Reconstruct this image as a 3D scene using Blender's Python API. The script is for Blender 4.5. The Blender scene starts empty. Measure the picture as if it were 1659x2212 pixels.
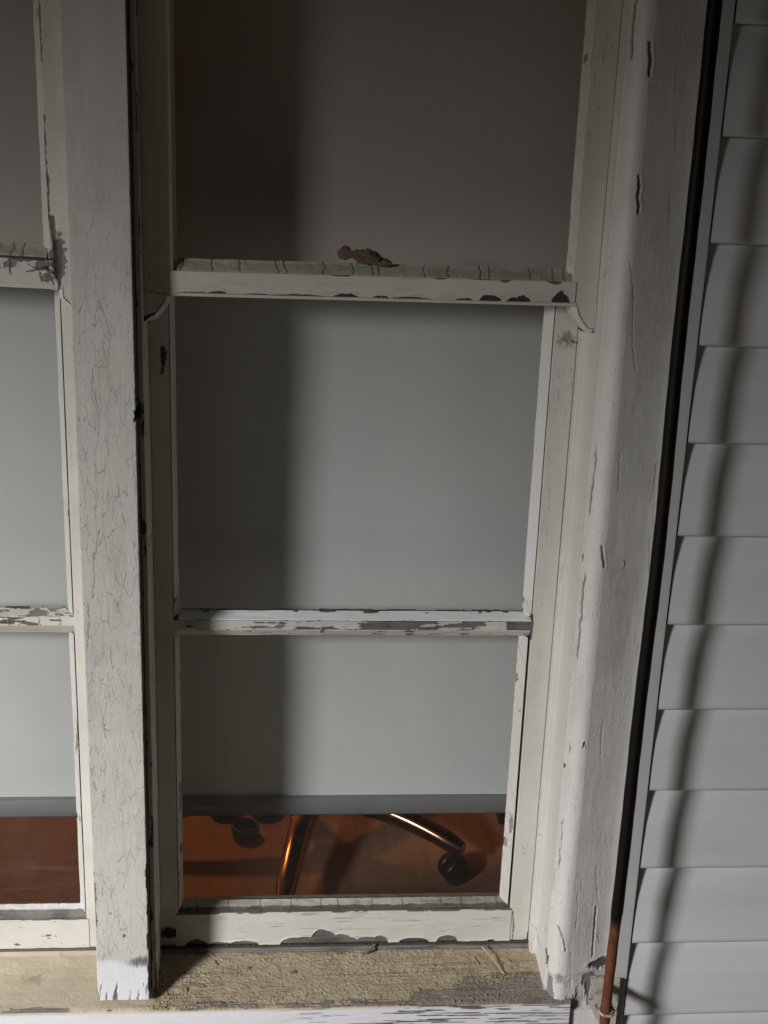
import bpy, math, random
import numpy as np

# ------------------------------------------------------------------ camera
sc = bpy.context.scene
W, H = 1659., 2212.
CX, CY, F = W/2, H/2, 2750.
CAM = np.array([0., -1.25, 1.55])
_d = np.array([507-CX, 9700-CY, F]); _d /= np.linalg.norm(_d)
_X = 34300.-CX; _Y = -(F*F+(507-CX)*_X)/(9700-CY)
_r = np.array([_X, _Y, F]); _r /= np.linalg.norm(_r)
_n = np.cross(_d, _r)
if _n[2] < 0: _n = -_n
R = np.array([_r, _n, -_d])
def at(px, py, y=0.):
    """point of the plane Y=y seen at a point of the photograph"""
    v = R @ np.array([px-CX, py-CY, F]); t = (y-CAM[1])/v[1]
    return CAM+v*t
def atz(px, py, z=0.):
    v = R @ np.array([px-CX, py-CY, F]); t = (z-CAM[2])/v[2]
    return CAM+v*t
from mathutils import Matrix, Vector
cd = bpy.data.cameras.new("camera"); cam = bpy.data.objects.new("camera", cd)
sc.collection.objects.link(cam); sc.camera = cam
right, up, fwd = R[:, 0], -R[:, 1], R[:, 2]
M = Matrix.Identity(4)
for i in range(3):
    M[i][0] = right[i]; M[i][1] = up[i]; M[i][2] = -fwd[i]; M[i][3] = CAM[i]
cam.matrix_world = M
cd.sensor_fit = 'VERTICAL'; cd.sensor_height = 24.; cd.lens = 24.*F/H
cd.clip_start = 0.02; cd.clip_end = 200

# ------------------------------------------------------------------ world and lamps
wd = bpy.data.worlds.new("World"); sc.world = wd; wd.use_nodes = True
bg = wd.node_tree.nodes['Background']; bg.inputs[0].default_value = (1.0, 0.82, 0.64, 1); bg.inputs[1].default_value = 0.0115
sc.view_settings.view_transform = 'Standard'; sc.view_settings.look = 'None'
sc.view_settings.exposure = 0.0; sc.view_settings.gamma = 1.0

def aim(o, target):
    o.rotation_euler = (Vector(target)-o.location).to_track_quat('-Z', 'Y').to_euler()
ld = bpy.data.lights.new("torch_lamp", 'SPOT'); lamp = bpy.data.objects.new("torch_lamp", ld)
sc.collection.objects.link(lamp); lamp.location = (-1.78, -1.80, 1.80)
ld.energy = 830; ld.spot_size = math.radians(179.9); ld.spot_blend = 1.0; ld.shadow_soft_size = 0.21
ld.color = (1.0, 0.985, 0.975)
aim(lamp, (-1.78+math.cos(math.radians(89.2))*.73, -1.8+math.cos(math.radians(89.2))*.68, 1.80-math.sin(math.radians(89.2))))
l2 = bpy.data.lights.new("room_lamp", 'POINT'); room = bpy.data.objects.new("room_lamp", l2)
sc.collection.objects.link(room); room.location = (-0.9, 2.5, 1.9); l2.shadow_soft_size = 0.12
l2.energy = 48; l2.color = (1.0, 0.40, 0.14)

# ------------------------------------------------------------------ noise
def hsh(ix, iy, seed):
    with np.errstate(over='ignore'):
        h = (ix.astype(np.int64)*374761393 + iy.astype(np.int64)*668265263 + seed*1442695041) & 0xffffffff
        h = ((h ^ (h >> 13))*1274126177) & 0xffffffff
        h = ((h ^ (h >> 15))*2246822519) & 0xffffffff
        h = h ^ (h >> 16)
    return (h & 0xffffff)/float(0xffffff)
def vn(x, y, seed=0):
    x, y = np.broadcast_arrays(np.asarray(x, float), np.asarray(y, float))
    ix, iy = np.floor(x), np.floor(y); fx, fy = x-ix, y-iy
    ux, uy = fx*fx*(3-2*fx), fy*fy*(3-2*fy)
    a = hsh(ix, iy, seed); b = hsh(ix+1, iy, seed); c = hsh(ix, iy+1, seed); d = hsh(ix+1, iy+1, seed)
    return (a*(1-ux)+b*ux)*(1-uy)+(c*(1-ux)+d*ux)*uy
def fbm(x, y, seed=0, o=4):
    s, a, t = 0., .5, 0.
    for i in range(o):
        s = s+a*vn(x*2**i, y*2**i, seed+i*17); t += a; a *= .5
    return s/t
def worley(x, y, seed=0):
    ix, iy = np.floor(x), np.floor(y)
    f1 = np.full(x.shape, 9.); f2 = np.full(x.shape, 9.); idc = np.zeros(x.shape)
    for dx in (-1, 0, 1):
        for dy in (-1, 0, 1):
            cx_, cy_ = ix+dx, iy+dy
            px_ = cx_+hsh(cx_, cy_, seed)*.9+.05; py_ = cy_+hsh(cx_, cy_, seed+99)*.9+.05
            d = np.hypot(px_-x, py_-y)
            m = d < f1
            f2 = np.where(m, f1, np.minimum(f2, d)); idc = np.where(m, hsh(cx_, cy_, seed+7), idc); f1 = np.where(m, d, f1)
    return f1, f2, idc
def ss(a, b, x):
    t = np.clip((x-a)/(b-a), 0, 1); return t*t*(3-2*t)
MM = 0.001

def ed(e, S, T):
    """metric distance to the zero line of e on the grid"""
    s = S[0]; t = T[:, 0]
    gs = np.gradient(e, s+np.arange(len(s))*1e-9, axis=1); gt = np.gradient(e, t, axis=0)
    return e/(np.hypot(gs, gt)+1e-3)
class Wear:
    """height (metres, along the normal) and masks: bare wood, dark crack, dirt, fresh paint"""
    def __init__(s, shape):
        s.h = np.zeros(shape); s.bare = np.zeros(shape); s.crack = np.zeros(shape); s.dirt = np.zeros(shape); s.new = np.zeros(shape)
    def chip(s, d, depth=.6, curl=.4, soft=.06, bare=1., width=.15):
        """d>0 inside, in units of the feature size"""
        d = np.where(np.abs(d) < 1e-4, -1., d); m = ss(0, soft, d); s.bare = np.maximum(s.bare, m*bare); s.crack = np.maximum(s.crack, .42*bare*np.exp(-((d-soft*.6)/(soft*1.1))**2))  # dark rim along the chip edge: edge dirt and a painted contact shadow
        s.h = s.h - m*depth*MM + curl*MM*np.exp(-((d+width*.8)/width)**2)*(1-m)
    def line(s, d, w, depth=.5, dark=1.):
        m = 1-ss(w*.45, w, d); s.crack = np.maximum(s.crack, m*dark); s.h = s.h-m*depth*MM
def blob(A, B, a0, b0, ra, rb, seed=1, rag=.45):
    d = 1-np.hypot((A-a0)/ra, (B-b0)/rb)
    return d+rag*(fbm((A+seed)*260, (B-seed)*260, seed, 3)-.5)*2*ss(-1.2, -.3, d)
def pline(A, B, pts, jit=.8, seed=3):
    """distance in metres to a jagged polyline"""
    lo = np.min(pts, 0)-.004; hi = np.max(pts, 0)+.004
    m = (A > lo[0]) & (A < hi[0]) & (B > lo[1]) & (B < hi[1])
    out = np.full(A.shape, 1.)
    if not m.any(): return out
    a = A[m]+(fbm(A[m]*350, B[m]*350, seed, 3)-.5)*2*jit*MM*1.6; b = B[m]+(fbm(A[m]*350+9, B[m]*350, seed+5, 3)-.5)*2*jit*MM*1.6
    best = np.full(a.shape, 1.)
    for (x0, y0), (x1, y1) in zip(pts[:-1], pts[1:]):
        dx, dy = x1-x0, y1-y0; L = dx*dx+dy*dy+1e-12
        t = np.clip(((a-x0)*dx+(b-y0)*dy)/L, 0, 1)
        best = np.minimum(best, np.hypot(a-x0-t*dx, b-y0-t*dy))
    out[m] = best; return out
def P2(lst, y):
    return np.array([at(px, py, y)[[0, 2]] for px, py in lst])
def bumps(X, lst, y, pyref, kz):
    """height profile along X from [(centre px, half width px, height px)]"""
    w = np.zeros(X.shape)
    for c, hw, hh in lst:
        x0 = at(c, pyref, y)[0]; rx = abs(at(c+hw, pyref, y)[0]-x0)
        w = np.maximum(w, hh*kz*np.clip(1-((X-x0)/rx)**2, 0, 1)**.5)
    return w

# ------------------------------------------------------------------ mesh from swept profiles
def rp(pts, radii=None, n=5):
    out = []
    for i, p in enumerate(pts):
        r = 0 if radii is None else radii.get(i, 0)
        if r == 0 or i in (0, len(pts)-1): out.append(tuple(p)); continue
        p = np.array(p); a = np.array(pts[i-1])-p; b = np.array(pts[i+1])-p
        la, lb = np.linalg.norm(a), np.linalg.norm(b); ra, rb = min(r, la*.49), min(r, lb*.49)
        q0, q2 = p+a/la*ra, p+b/lb*rb
        for k in range(n+1):
            t = k/n; out.append(tuple((1-t)**2*q0+2*t*(1-t)*p+t*t*q2))
    return out
def grid_t(t0, t1, dt, fine=None):
    if fine is None: return np.linspace(t0, t1, max(2, int(abs(t1-t0)/dt)+1))
    f0, f1 = fine; a = [np.linspace(f0, f1, int((f1-f0)/dt)+1)]
    if t0 < f0: a.insert(0, np.array([t0]))
    if t1 > f1: a.append(np.linspace(f1, t1, 4)[1:])
    return np.concatenate(a)
class MB:
    def __init__(s): s.v = []; s.f = []; s.w = []; s.n = 0; s.ff = []
    def add(s, v, f, w=None, smooth=True):
        v = np.asarray(v, float).reshape(-1, 3); s.v.append(v)
        s.w.append(np.zeros((len(v), 4)) if w is None else w)
        f = np.asarray(f, np.int64)
        s.f.append((f+s.n, smooth)); s.n += len(v)
    def sweep(s, prof, axis, ts, ds=1*MM, fn=None, sgn=1, warp=None, coarse=(), closed=False):
        prof = [np.array(p, float) for p in prof]
        if closed: prof.append(prof[0])
        pts = []
        for i in range(len(prof)-1):
            a, b = prof[i], prof[i+1]; L = np.linalg.norm(b-a)
            n = 1 if i in coarse else max(1, int(round(L/ds)))
            for k in range(n): pts.append(a+(b-a)*k/n)
        pts.append(prof[-1]); pts = np.array(pts)
        tg = np.gradient(pts, axis=0)
        nr = np.stack([tg[:, 1], -tg[:, 0]], 1); nr /= np.linalg.norm(nr, axis=1)[:, None]+1e-12; nr *= sgn
        sl = np.concatenate([[0], np.cumsum(np.linalg.norm(np.diff(pts, axis=0), axis=1))])
        Pm = np.repeat(pts[:, 0][None], len(ts), 0); Qm = np.repeat(pts[:, 1][None], len(ts), 0)
        Tm = np.repeat(np.asarray(ts)[:, None], len(pts), 1); Sm = np.repeat(sl[None], len(ts), 0)
        if warp is not None:
            dp, dq = warp(Tm); Pm = Pm+dp; Qm = Qm+dq
        w = Wear(Pm.shape)
        if fn is not None: fn(w, Pm, Qm, Tm, Sm, nr[None, :, :])
        Pd = Pm+nr[None, :, 0]*w.h; Qd = Qm+nr[None, :, 1]*w.h
        if axis == 'Z': V = np.stack([Pd, Qd, Tm], -1)
        elif axis == 'X': V = np.stack([Tm, Pd, Qd], -1)
        else: V = np.stack([Pd, Tm, Qd], -1)
        nt, ns = Pm.shape
        i = np.arange(nt-1)[:, None]*ns+np.arange(ns-1)[None]
        f = np.stack([i, i+1, i+1+ns, i+ns], -1).reshape(-1, 4)
        wr = np.stack([w.bare, w.crack, w.dirt, w.new], -1).reshape(-1, 4)
        s.add(V.reshape(-1, 3), f, np.clip(wr, 0, 1))
    def box(s, x0, x1, y0, y1, z0, z1, w=None):
        v = [(x, y, z) for x in (x0, x1) for y in (y0, y1) for z in (z0, z1)]
        f = [(0, 1, 3, 2), (4, 6, 7, 5), (0, 4, 5, 1), (2, 3, 7, 6), (0, 2, 6, 4), (1, 5, 7, 3)]
        ww = None if w is None else np.repeat(np.array([w], float), 8, 0)
        s.add(v, f, ww, False)
    def build(s, name, mat, parent=None):
        v = np.concatenate(s.v); w = np.concatenate(s.w)
        me = bpy.data.meshes.new(name)
        lt = []; lv = []; sm = []
        for f, smooth in s.f:
            lt.append(np.full(len(f), f.shape[1])); lv.append(f.reshape(-1)); sm.append(np.full(len(f), smooth))
        lt = np.concatenate(lt); lv = np.concatenate(lv); sm = np.concatenate(sm)
        me.vertices.add(len(v)); me.vertices.foreach_set('co', v.reshape(-1))
        me.loops.add(len(lv)); me.loops.foreach_set('vertex_index', lv.astype(np.int32))
        me.polygons.add(len(lt)); st = np.concatenate([[0], np.cumsum(lt)[:-1]])
        me.polygons.foreach_set('loop_start', st.astype(np.int32)); me.polygons.foreach_set('loop_total', lt.astype(np.int32))
        me.polygons.foreach_set('use_smooth', sm)
        at_ = me.color_attributes.new('wear', 'FLOAT_COLOR', 'POINT'); at_.data.foreach_set('color', w.reshape(-1).astype(np.float32))
        me.update(calc_edges=True); me.materials.append(mat)
        o = bpy.data.objects.new(name, me); sc.collection.objects.link(o)
        if parent is not None: o.parent = parent
        return o
def tag(o, label=None, cat=None, group=None, kind=None):
    if label: o['label'] = label
    if cat: o['category'] = cat
    if group: o['group'] = group
    if kind: o['kind'] = kind
    return o
def empty(name, loc=(0, 0, 0), rz=0):
    o = bpy.data.objects.new(name, None); sc.collection.objects.link(o); o.location = loc; o.rotation_euler = (0, 0, rz)
    o.empty_display_size = .05
    return o
def struct(mb, name, mat): return tag(mb.build(name, mat), kind='structure')

YR = -.066     # the rod stands this far in front of the casing
# ------------------------------------------------------------------ materials
class NT:
    def __init__(s, name):
        s.m = bpy.data.materials.new(name); s.m.use_nodes = True; s.t = s.m.node_tree; s.N = s.t.nodes; s.L = s.t.links
        for n in list(s.N): s.N.remove(n)
        s.out = s.N.new('ShaderNodeOutputMaterial')
    def n(s, typ, **kw):
        n = s.N.new(typ)
        for k, v in kw.items():
            if k.startswith('i_'): n.inputs[k[2:].replace('_', ' ')].default_value = v
            else: setattr(n, k, v)
        return n
    def lk(s, a, b): s.L.new(a, b)
    def mix(s, fac, a, b, mode='MIX'):
        n = s.N.new('ShaderNodeMix'); n.data_type = 'RGBA'; n.blend_type = mode
        for sock, v in ((n.inputs[0], fac), (n.inputs[6], a), (n.inputs[7], b)):
            if isinstance(v, (int, float)): sock.default_value = v
            elif isinstance(v, tuple): sock.default_value = (*v, 1) if len(v) == 3 else v
            else: s.lk(v, sock)
        return n.outputs[2]
    def noise(s, scale, detail=4, rough=.6, stretch=(1, 1, 1), dist=0.):
        c = s.n('ShaderNodeTexCoord'); mp = s.n('ShaderNodeMapping'); mp.inputs['Scale'].default_value = stretch
        s.lk(c.outputs['Object'], mp.inputs[0])
        n = s.n('ShaderNodeTexNoise'); n.inputs['Scale'].default_value = scale; n.inputs['Detail'].default_value = detail
        n.inputs['Roughness'].default_value = rough; n.inputs['Distortion'].default_value = dist
        s.lk(mp.outputs[0], n.inputs[0]); return n.outputs[0]
    def ramp(s, x, a, b, lo=0., hi=1.):
        n = s.n('ShaderNodeMapRange'); s.lk(x, n.inputs[0])
        n.inputs[1].default_value = a; n.inputs[2].default_value = b; n.inputs[3].default_value = lo; n.inputs[4].default_value = hi
        return n.outputs[0]
    def math(s, op, a, b=0.):
        n = s.n('ShaderNodeMath', operation=op)
        for sock, v in ((n.inputs[0], a), (n.inputs[1], b)):
            if isinstance(v, (int, float)): sock.default_value = v
            else: s.lk(v, sock)
        return n.outputs[0]
    def bsdf(s, col, rough=.5, metal=0., bump=None, bd=.001, bs=.6, spec=None):
        b = s.n('ShaderNodeBsdfPrincipled')
        for sock, v in ((b.inputs['Base Color'], col), (b.inputs['Roughness'], rough), (b.inputs['Metallic'], metal)):
            if isinstance(v, (int, float)): sock.default_value = v
            elif isinstance(v, tuple): sock.default_value = (*v, 1)
            else: s.lk(v, sock)
        if spec is not None: b.inputs['Specular IOR Level'].default_value = spec
        if bump is not None:
            u = s.n('ShaderNodeBump'); u.inputs['Strength'].default_value = bs; u.inputs['Distance'].default_value = bd
            s.lk(bump, u.inputs['Height']); s.lk(u.outputs[0], b.inputs['Normal'])
        s.lk(b.outputs[0], s.out.inputs[0]); return s.m

def paint(name, base, axis='Z', rough=.45, new=(.80, .81, .84), bare=(.17, .155, .145), bare2=(.07, .06, .053), dirt=(.23, .19, .12), mott=.10, bd=.0006, crackc=(.035, .028, .022), crackle=None):
    t = NT(name)
    st = {'Z': (1, 1, .06), 'X': (.06, 1, 1)}[axis]
    a = t.n('ShaderNodeAttribute'); a.attribute_name = 'wear'
    sp = t.n('ShaderNodeSeparateColor'); t.lk(a.outputs['Color'], sp.inputs[0])
    big = t.noise(9, 5, .65); fine = t.noise(170, 5, .7); grain = t.noise(420, 5, .65, st); grain2 = t.noise(120, 4, .6, st, .4)
    c = t.mix(t.ramp(big, .3, .72), tuple(x*(1-mott) for x in base), tuple(min(.9, x*(1+mott*.5)) for x in base))
    c = t.mix(t.ramp(fine, .55, .78, 0, .20), c, tuple(x*.62 for x in base))
    c = t.mix(t.ramp(grain2, .60, .85, 0, .22), c, tuple(x*.7 for x in base))
    c = t.mix(a.outputs['Alpha'], c, t.mix(t.ramp(fine, .5, .8, 0, .35), new, tuple(x*.8 for x in new)))
    dn = t.noise(60, 6, .7)
    c = t.mix(t.math('MULTIPLY', sp.outputs[2], t.ramp(dn, .28, .62, .25, 1)), c, dirt)
    b = t.mix(t.ramp(grain, .36, .64), bare2, bare)
    b = t.mix(t.ramp(t.noise(35, 3), .42, .62, 0, .35), b, (.27, .25, .23))
    c = t.mix(sp.outputs[0], c, b)
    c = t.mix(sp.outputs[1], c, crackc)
    ck = None
    if crackle:
        z0_, z1_, amt, wid = crackle
        tc = t.n('ShaderNodeTexCoord'); sx = t.n('ShaderNodeSeparateXYZ'); t.lk(tc.outputs['Object'], sx.inputs[0])
        for k, (sx_, sz_, th, am) in enumerate(((125, 30, .024, 1.), (230, 66, .04, .6))):
            wn = t.n('ShaderNodeTexNoise'); wn.inputs['Scale'].default_value = 120; wn.inputs['Detail'].default_value = 4; t.lk(tc.outputs['Object'], wn.inputs[0])
            sb = t.n('ShaderNodeVectorMath', operation='SUBTRACT'); t.lk(wn.outputs['Color'], sb.inputs[0]); sb.inputs[1].default_value = (.5, .5, .5)
            mu = t.n('ShaderNodeVectorMath', operation='MULTIPLY'); t.lk(sb.outputs[0], mu.inputs[0]); mu.inputs[1].default_value = (.004, 0, .007)
            ad = t.n('ShaderNodeVectorMath', operation='ADD'); t.lk(mu.outputs[0], ad.inputs[0]); t.lk(tc.outputs['Object'], ad.inputs[1])
            m2_ = t.n('ShaderNodeVectorMath', operation='MULTIPLY'); t.lk(ad.outputs[0], m2_.inputs[0]); m2_.inputs[1].default_value = (sx_, 0, sz_)
            vo = t.n('ShaderNodeTexVoronoi'); vo.feature = 'DISTANCE_TO_EDGE'; vo.inputs['Scale'].default_value = 1; t.lk(m2_.outputs[0], vo.inputs[0])
            ln = t.ramp(vo.outputs[0], th*wid, th*wid*2.2, 1, 0)
            ms = t.noise(26+k*14, 4, .65, (1.6, 1, .7)); ms = t.ramp(ms, .40+.06*k, .54+.06*k)
            fr_ = t.ramp(t.noise(150, 3, .6, (1, 1, .45)), .40, .54)
            v_ = t.math('MULTIPLY', t.math('MULTIPLY', t.math('MULTIPLY', ln, fr_), ms), am)
            ck = v_ if ck is None else t.math('MAXIMUM', ck, v_)
        ck = t.math('MULTIPLY', ck, t.ramp(sx.outputs[2], z0_, z1_, 1, 0))
        ck = t.math('MULTIPLY', ck, t.math('SUBTRACT', 1, a.outputs['Alpha']))
        c = t.mix(t.math('MULTIPLY', ck, amt), c, (.09, .08, .07))
    r = t.math('ADD', t.ramp(sp.outputs[0], 0, 1, rough, .85), t.ramp(fine, .3, .7, -.05, .08))
    # relief: brush marks on paint, grain on bare wood
    h = t.math('ADD', t.math('MULTIPLY', grain2, .5), t.math('MULTIPLY', fine, .35))
    h = t.math('ADD', h, t.math('MULTIPLY', t.math('MULTIPLY', grain, sp.outputs[0]), 1.6))
    if ck is not None: h = t.math('SUBTRACT', h, t.math('MULTIPLY', ck, 3.2*amt))
    return t.bsdf(c, r, 0, h, bd, .7)

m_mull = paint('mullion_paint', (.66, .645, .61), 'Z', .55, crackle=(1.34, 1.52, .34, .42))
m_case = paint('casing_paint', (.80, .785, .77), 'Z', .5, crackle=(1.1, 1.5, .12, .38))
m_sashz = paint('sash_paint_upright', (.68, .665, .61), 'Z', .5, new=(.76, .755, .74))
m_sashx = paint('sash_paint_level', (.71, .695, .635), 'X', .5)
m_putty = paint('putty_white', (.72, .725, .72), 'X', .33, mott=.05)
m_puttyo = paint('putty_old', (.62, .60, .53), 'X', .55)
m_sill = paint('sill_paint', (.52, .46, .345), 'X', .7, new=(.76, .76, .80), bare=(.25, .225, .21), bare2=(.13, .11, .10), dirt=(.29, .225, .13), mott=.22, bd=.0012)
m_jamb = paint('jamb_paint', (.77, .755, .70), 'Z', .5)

def simple(name, col, rough=.5, metal=0., sc_=60, var=.15, bd=.0003, stretch=(1, 1, 1)):
    t = NT(name); n = t.noise(sc_, 5, .65, stretch)
    c = t.mix(t.ramp(n, .3, .7), tuple(x*(1-var) for x in col), tuple(x*(1+var*.6) for x in col))
    return t.bsdf(c, rough, metal, n, bd, .5)
m_siding = simple('siding_vinyl', (.715, .725, .73), .55, 0, 9, .11, .0004, (.25, 1, 1))
m_jch = simple('channel_vinyl', (.56, .565, .57), .45, 0, 25, .06)
m_shade = simple('shade_fabric', (.675, .68, .695), .9, 0, 5, .07, .0006, (1, 1, .6))
m_bar = simple('shade_bar_metal', (.19, .195, .205), .5, 0, 20, .08)
m_black = simple('black_plastic', (.018, .017, .016), .38, 0, 80, .3)
m_dark = simple('seat_cloth', (.03, .03, .035), .9, 0, 200, .3)
m_chrome = simple('chrome', (.44, .28, .17), .2, 1., 40, .12)
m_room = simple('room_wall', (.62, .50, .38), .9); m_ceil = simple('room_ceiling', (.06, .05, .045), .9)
m_gnd = simple('ground_soil', (.07, .06, .045), .95, 0, 12, .4, .01)
m_sheath = simple('sheathing', (.16, .13, .10), .9, 0, 30, .2)
m_twig = simple('dry_twig', (.50, .42, .26), .8, 0, 200, .3)
m_brown = simple('mud_brown', (.16, .115, .085), .9, 0, 180, .35, .001)
m_gr = simple('dirt_crumbs', (.17, .13, .08), .95, 0, 300, .6, .001)
m_sticker = simple('grey_sticker', (.33, .29, .28), .6)
m_leaf = simple('grey_leaf_scrap', (.20, .175, .16), .85, 0, 150, .3)

def floor_mat():
    t = NT('floor_carpet'); n = t.noise(260, 4, .75); g = t.noise(30, 5, .65, (1, .12, 1)); n2 = t.noise(600, 3, .8)
    c = t.mix(t.ramp(n, .35, .65), (.18, .10, .058), (.46, .28, .18)); c = t.mix(t.ramp(g, .4, .75, 0, .5), c, (.12, .06, .03))
    c = t.mix(t.ramp(n2, .55, .75, 0, .6), c, (.10, .06, .04))
    return t.bsdf(c, .8, 0, n, .002, .6)
m_floor = floor_mat()
def rod_mat(zsw):
    t = NT('rod_steel'); c_ = t.n('ShaderNodeTexCoord'); sx = t.n('ShaderNodeSeparateXYZ'); t.lk(c_.outputs['Object'], sx.inputs[0])
    n = t.noise(90, 6, .75); n2 = t.noise(25, 4, .6, (1, 1, .4))
    z = t.math('ADD', sx.outputs[2], t.ramp(n2, 0, 1, -.012, .012))
    m = t.ramp(z, zsw-.004, zsw+.012)
    rust = t.mix(t.ramp(n, .3, .7), (.085, .028, .014), (.20, .075, .038))
    blk = t.mix(t.ramp(n2, .55, .75, 0, .6), (.004, .0025, .002), (.022, .006, .004))
    return t.bsdf(t.mix(m, rust, blk), t.ramp(m, 0, 1, .75, .55), 0, n, .0005, .7, spec=.25)
m_rod = rod_mat(at(1325, 2005, YR)[2])
def brk_mat():
    t = NT('bracket_steel'); n = t.noise(110, 5, .75)
    c = t.mix(t.ramp(n, .5, .66), (.58, .57, .50), (.24, .12, .05))
    return t.bsdf(c, .5, .15, n, .0004, .6)
m_brk = brk_mat()
def glass_mat(name, dust, tint=(.90, .92, .90)):
    t = NT(name)
    fr = t.n('ShaderNodeFresnel'); gm = t.n('ShaderNodeNewGeometry'); t.lk(t.ramp(gm.outputs['Backfacing'], 0, 1, 1.5, 1/1.5), fr.inputs[0])
    tr = t.n('ShaderNodeBsdfTransparent'); tr.inputs[0].default_value = (*tint, 1)
    gl = t.n('ShaderNodeBsdfGlossy'); gl.inputs['Roughness'].default_value = .02
    df = t.n('ShaderNodeBsdfDiffuse'); df.inputs[0].default_value = (.55, .5, .45, 1)
    n = t.noise(7, 6, .7, (1, 1, .5), .6); n2 = t.noise(400, 3, .8)
    n3 = t.noise(11, 5, .7, (.35, 1, 2.2), 1.2)
    d = t.math('ADD', t.math('ADD', t.ramp(n, .35, .75, dust*.3, dust*1.3), t.ramp(n3, .52, .78, 0, dust*1.6)), t.ramp(n2, .70, .78, 0, .12))
    m1 = t.n('ShaderNodeMixShader'); t.lk(fr.outputs[0], m1.inputs[0]); t.lk(tr.outputs[0], m1.inputs[1]); t.lk(gl.outputs[0], m1.inputs[2])
    m2 = t.n('ShaderNodeMixShader'); t.lk(d, m2.inputs[0]); t.lk(m1.outputs[0], m2.inputs[1]); t.lk(df.outputs[0], m2.inputs[2])
    t.lk(m2.outputs[0], t.out.inputs[0]); return t.m
m_glass = glass_mat('window_glass', .016); m_glassd = glass_mat('window_glass_dusty', .05); m_glassu = glass_mat('window_glass_dim', .02, (.84, .80, .76))  # upper panes tinted darker: the light's falloff upward put into the glass colour

ZT = 1.98      # head of the window
ZF = 1.66      # top of the finely meshed part
# ------------------------------------------------------------------ setting
b = MB(); b.box(-6, 8, -8, -.3, -.35, -.3); struct(b, 'ground', m_gnd)
b = MB(); b.box(-2.5, 3, .13, 4.2, -.05, 0); struct(b, 'floor', m_floor)
b = MB(); b.box(-2.5, 3, 4.2, 4.3, 0, 2.5); struct(b, 'wall_back', m_room)
b = MB(); b.box(-2.6, -2.5, .13, 4.2, 0, 2.5); struct(b, 'wall_left', m_room)
b = MB(); b.box(3, 3.1, .13, 4.2, 0, 2.5); struct(b, 'wall_right', m_room)
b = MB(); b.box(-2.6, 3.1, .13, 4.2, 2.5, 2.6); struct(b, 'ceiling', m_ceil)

# house wall: siding right of the window, channel, sheathing around
wall = tag(empty('house_wall', (.44, .03, .5)), 'pale grey lap siding wall to the right of the rusty rod', 'wall')
def loc(o):            # the parts are built in world coordinates; hang them on the empty without moving them
    if o.parent is not None: o.matrix_parent_inverse = Matrix.Translation(o.parent.location).inverted() if o.parent.rotation_euler.z == 0 else o.parent.matrix_basis.inverted()
    return o
YJ = -.004
course = .1016; z0 = at(1659, 1352, YJ)[2]
zs = [z0+k*course for k in range(-8, 18)]
prof = []
rnd = random.Random(4)
for k in range(len(zs)-1):        # going up: lip, face leaning back, next lip
    zb, zt = zs[k], zs[k+1]
    prof += [(YJ+.0125, zb), (YJ+.0015, zb+.0003), (YJ, zb+.0025), (YJ+.0006, zb+.03), (YJ+.0020, zb+.060), (YJ+.0040, zb+.075), (YJ+.0065, zb+.090), (YJ+.0100, zt-.0006)]
def w_sid(w, P, Q, T, S, n):
    w.h = (fbm(T*3, Q*4, 5, 3)-.5)*.0022+(fbm(T*10, Q*22, 6, 3)-.5)*.0008
b = MB(); b.sweep(prof, 'X', np.linspace(.4196, 1.25, 160), 4*MM, w_sid, sgn=-1)
sid = loc(b.build('siding', m_siding, wall))
jx = .4178
b = MB()
def w_j(w, P, Q, T, S, n): w.h = (fbm(T*6, S*5, 8, 3)-.5)*.0008
b.sweep(rp([(.4005, .05), (.4005, YJ-.002), (jx, YJ-.002), (jx, .05)], {1: .002, 2: .0012}), 'Z', np.linspace(.3, 2.2, 300), 2*MM, w_j, sgn=1)
loc(b.build('corner_channel', m_jch, wall))
b = MB(); b.box(.34, 3, .03, .13, 0, 2.5); b.box(-.75, .34, .03, .13, 0, .47); b.box(-2.5, -.75, .03, .13, 0, 2.5); b.box(-.75, .34, .03, .13, ZT+.06, 2.5)
loc(b.build('sheathing', m_sheath, wall))

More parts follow.
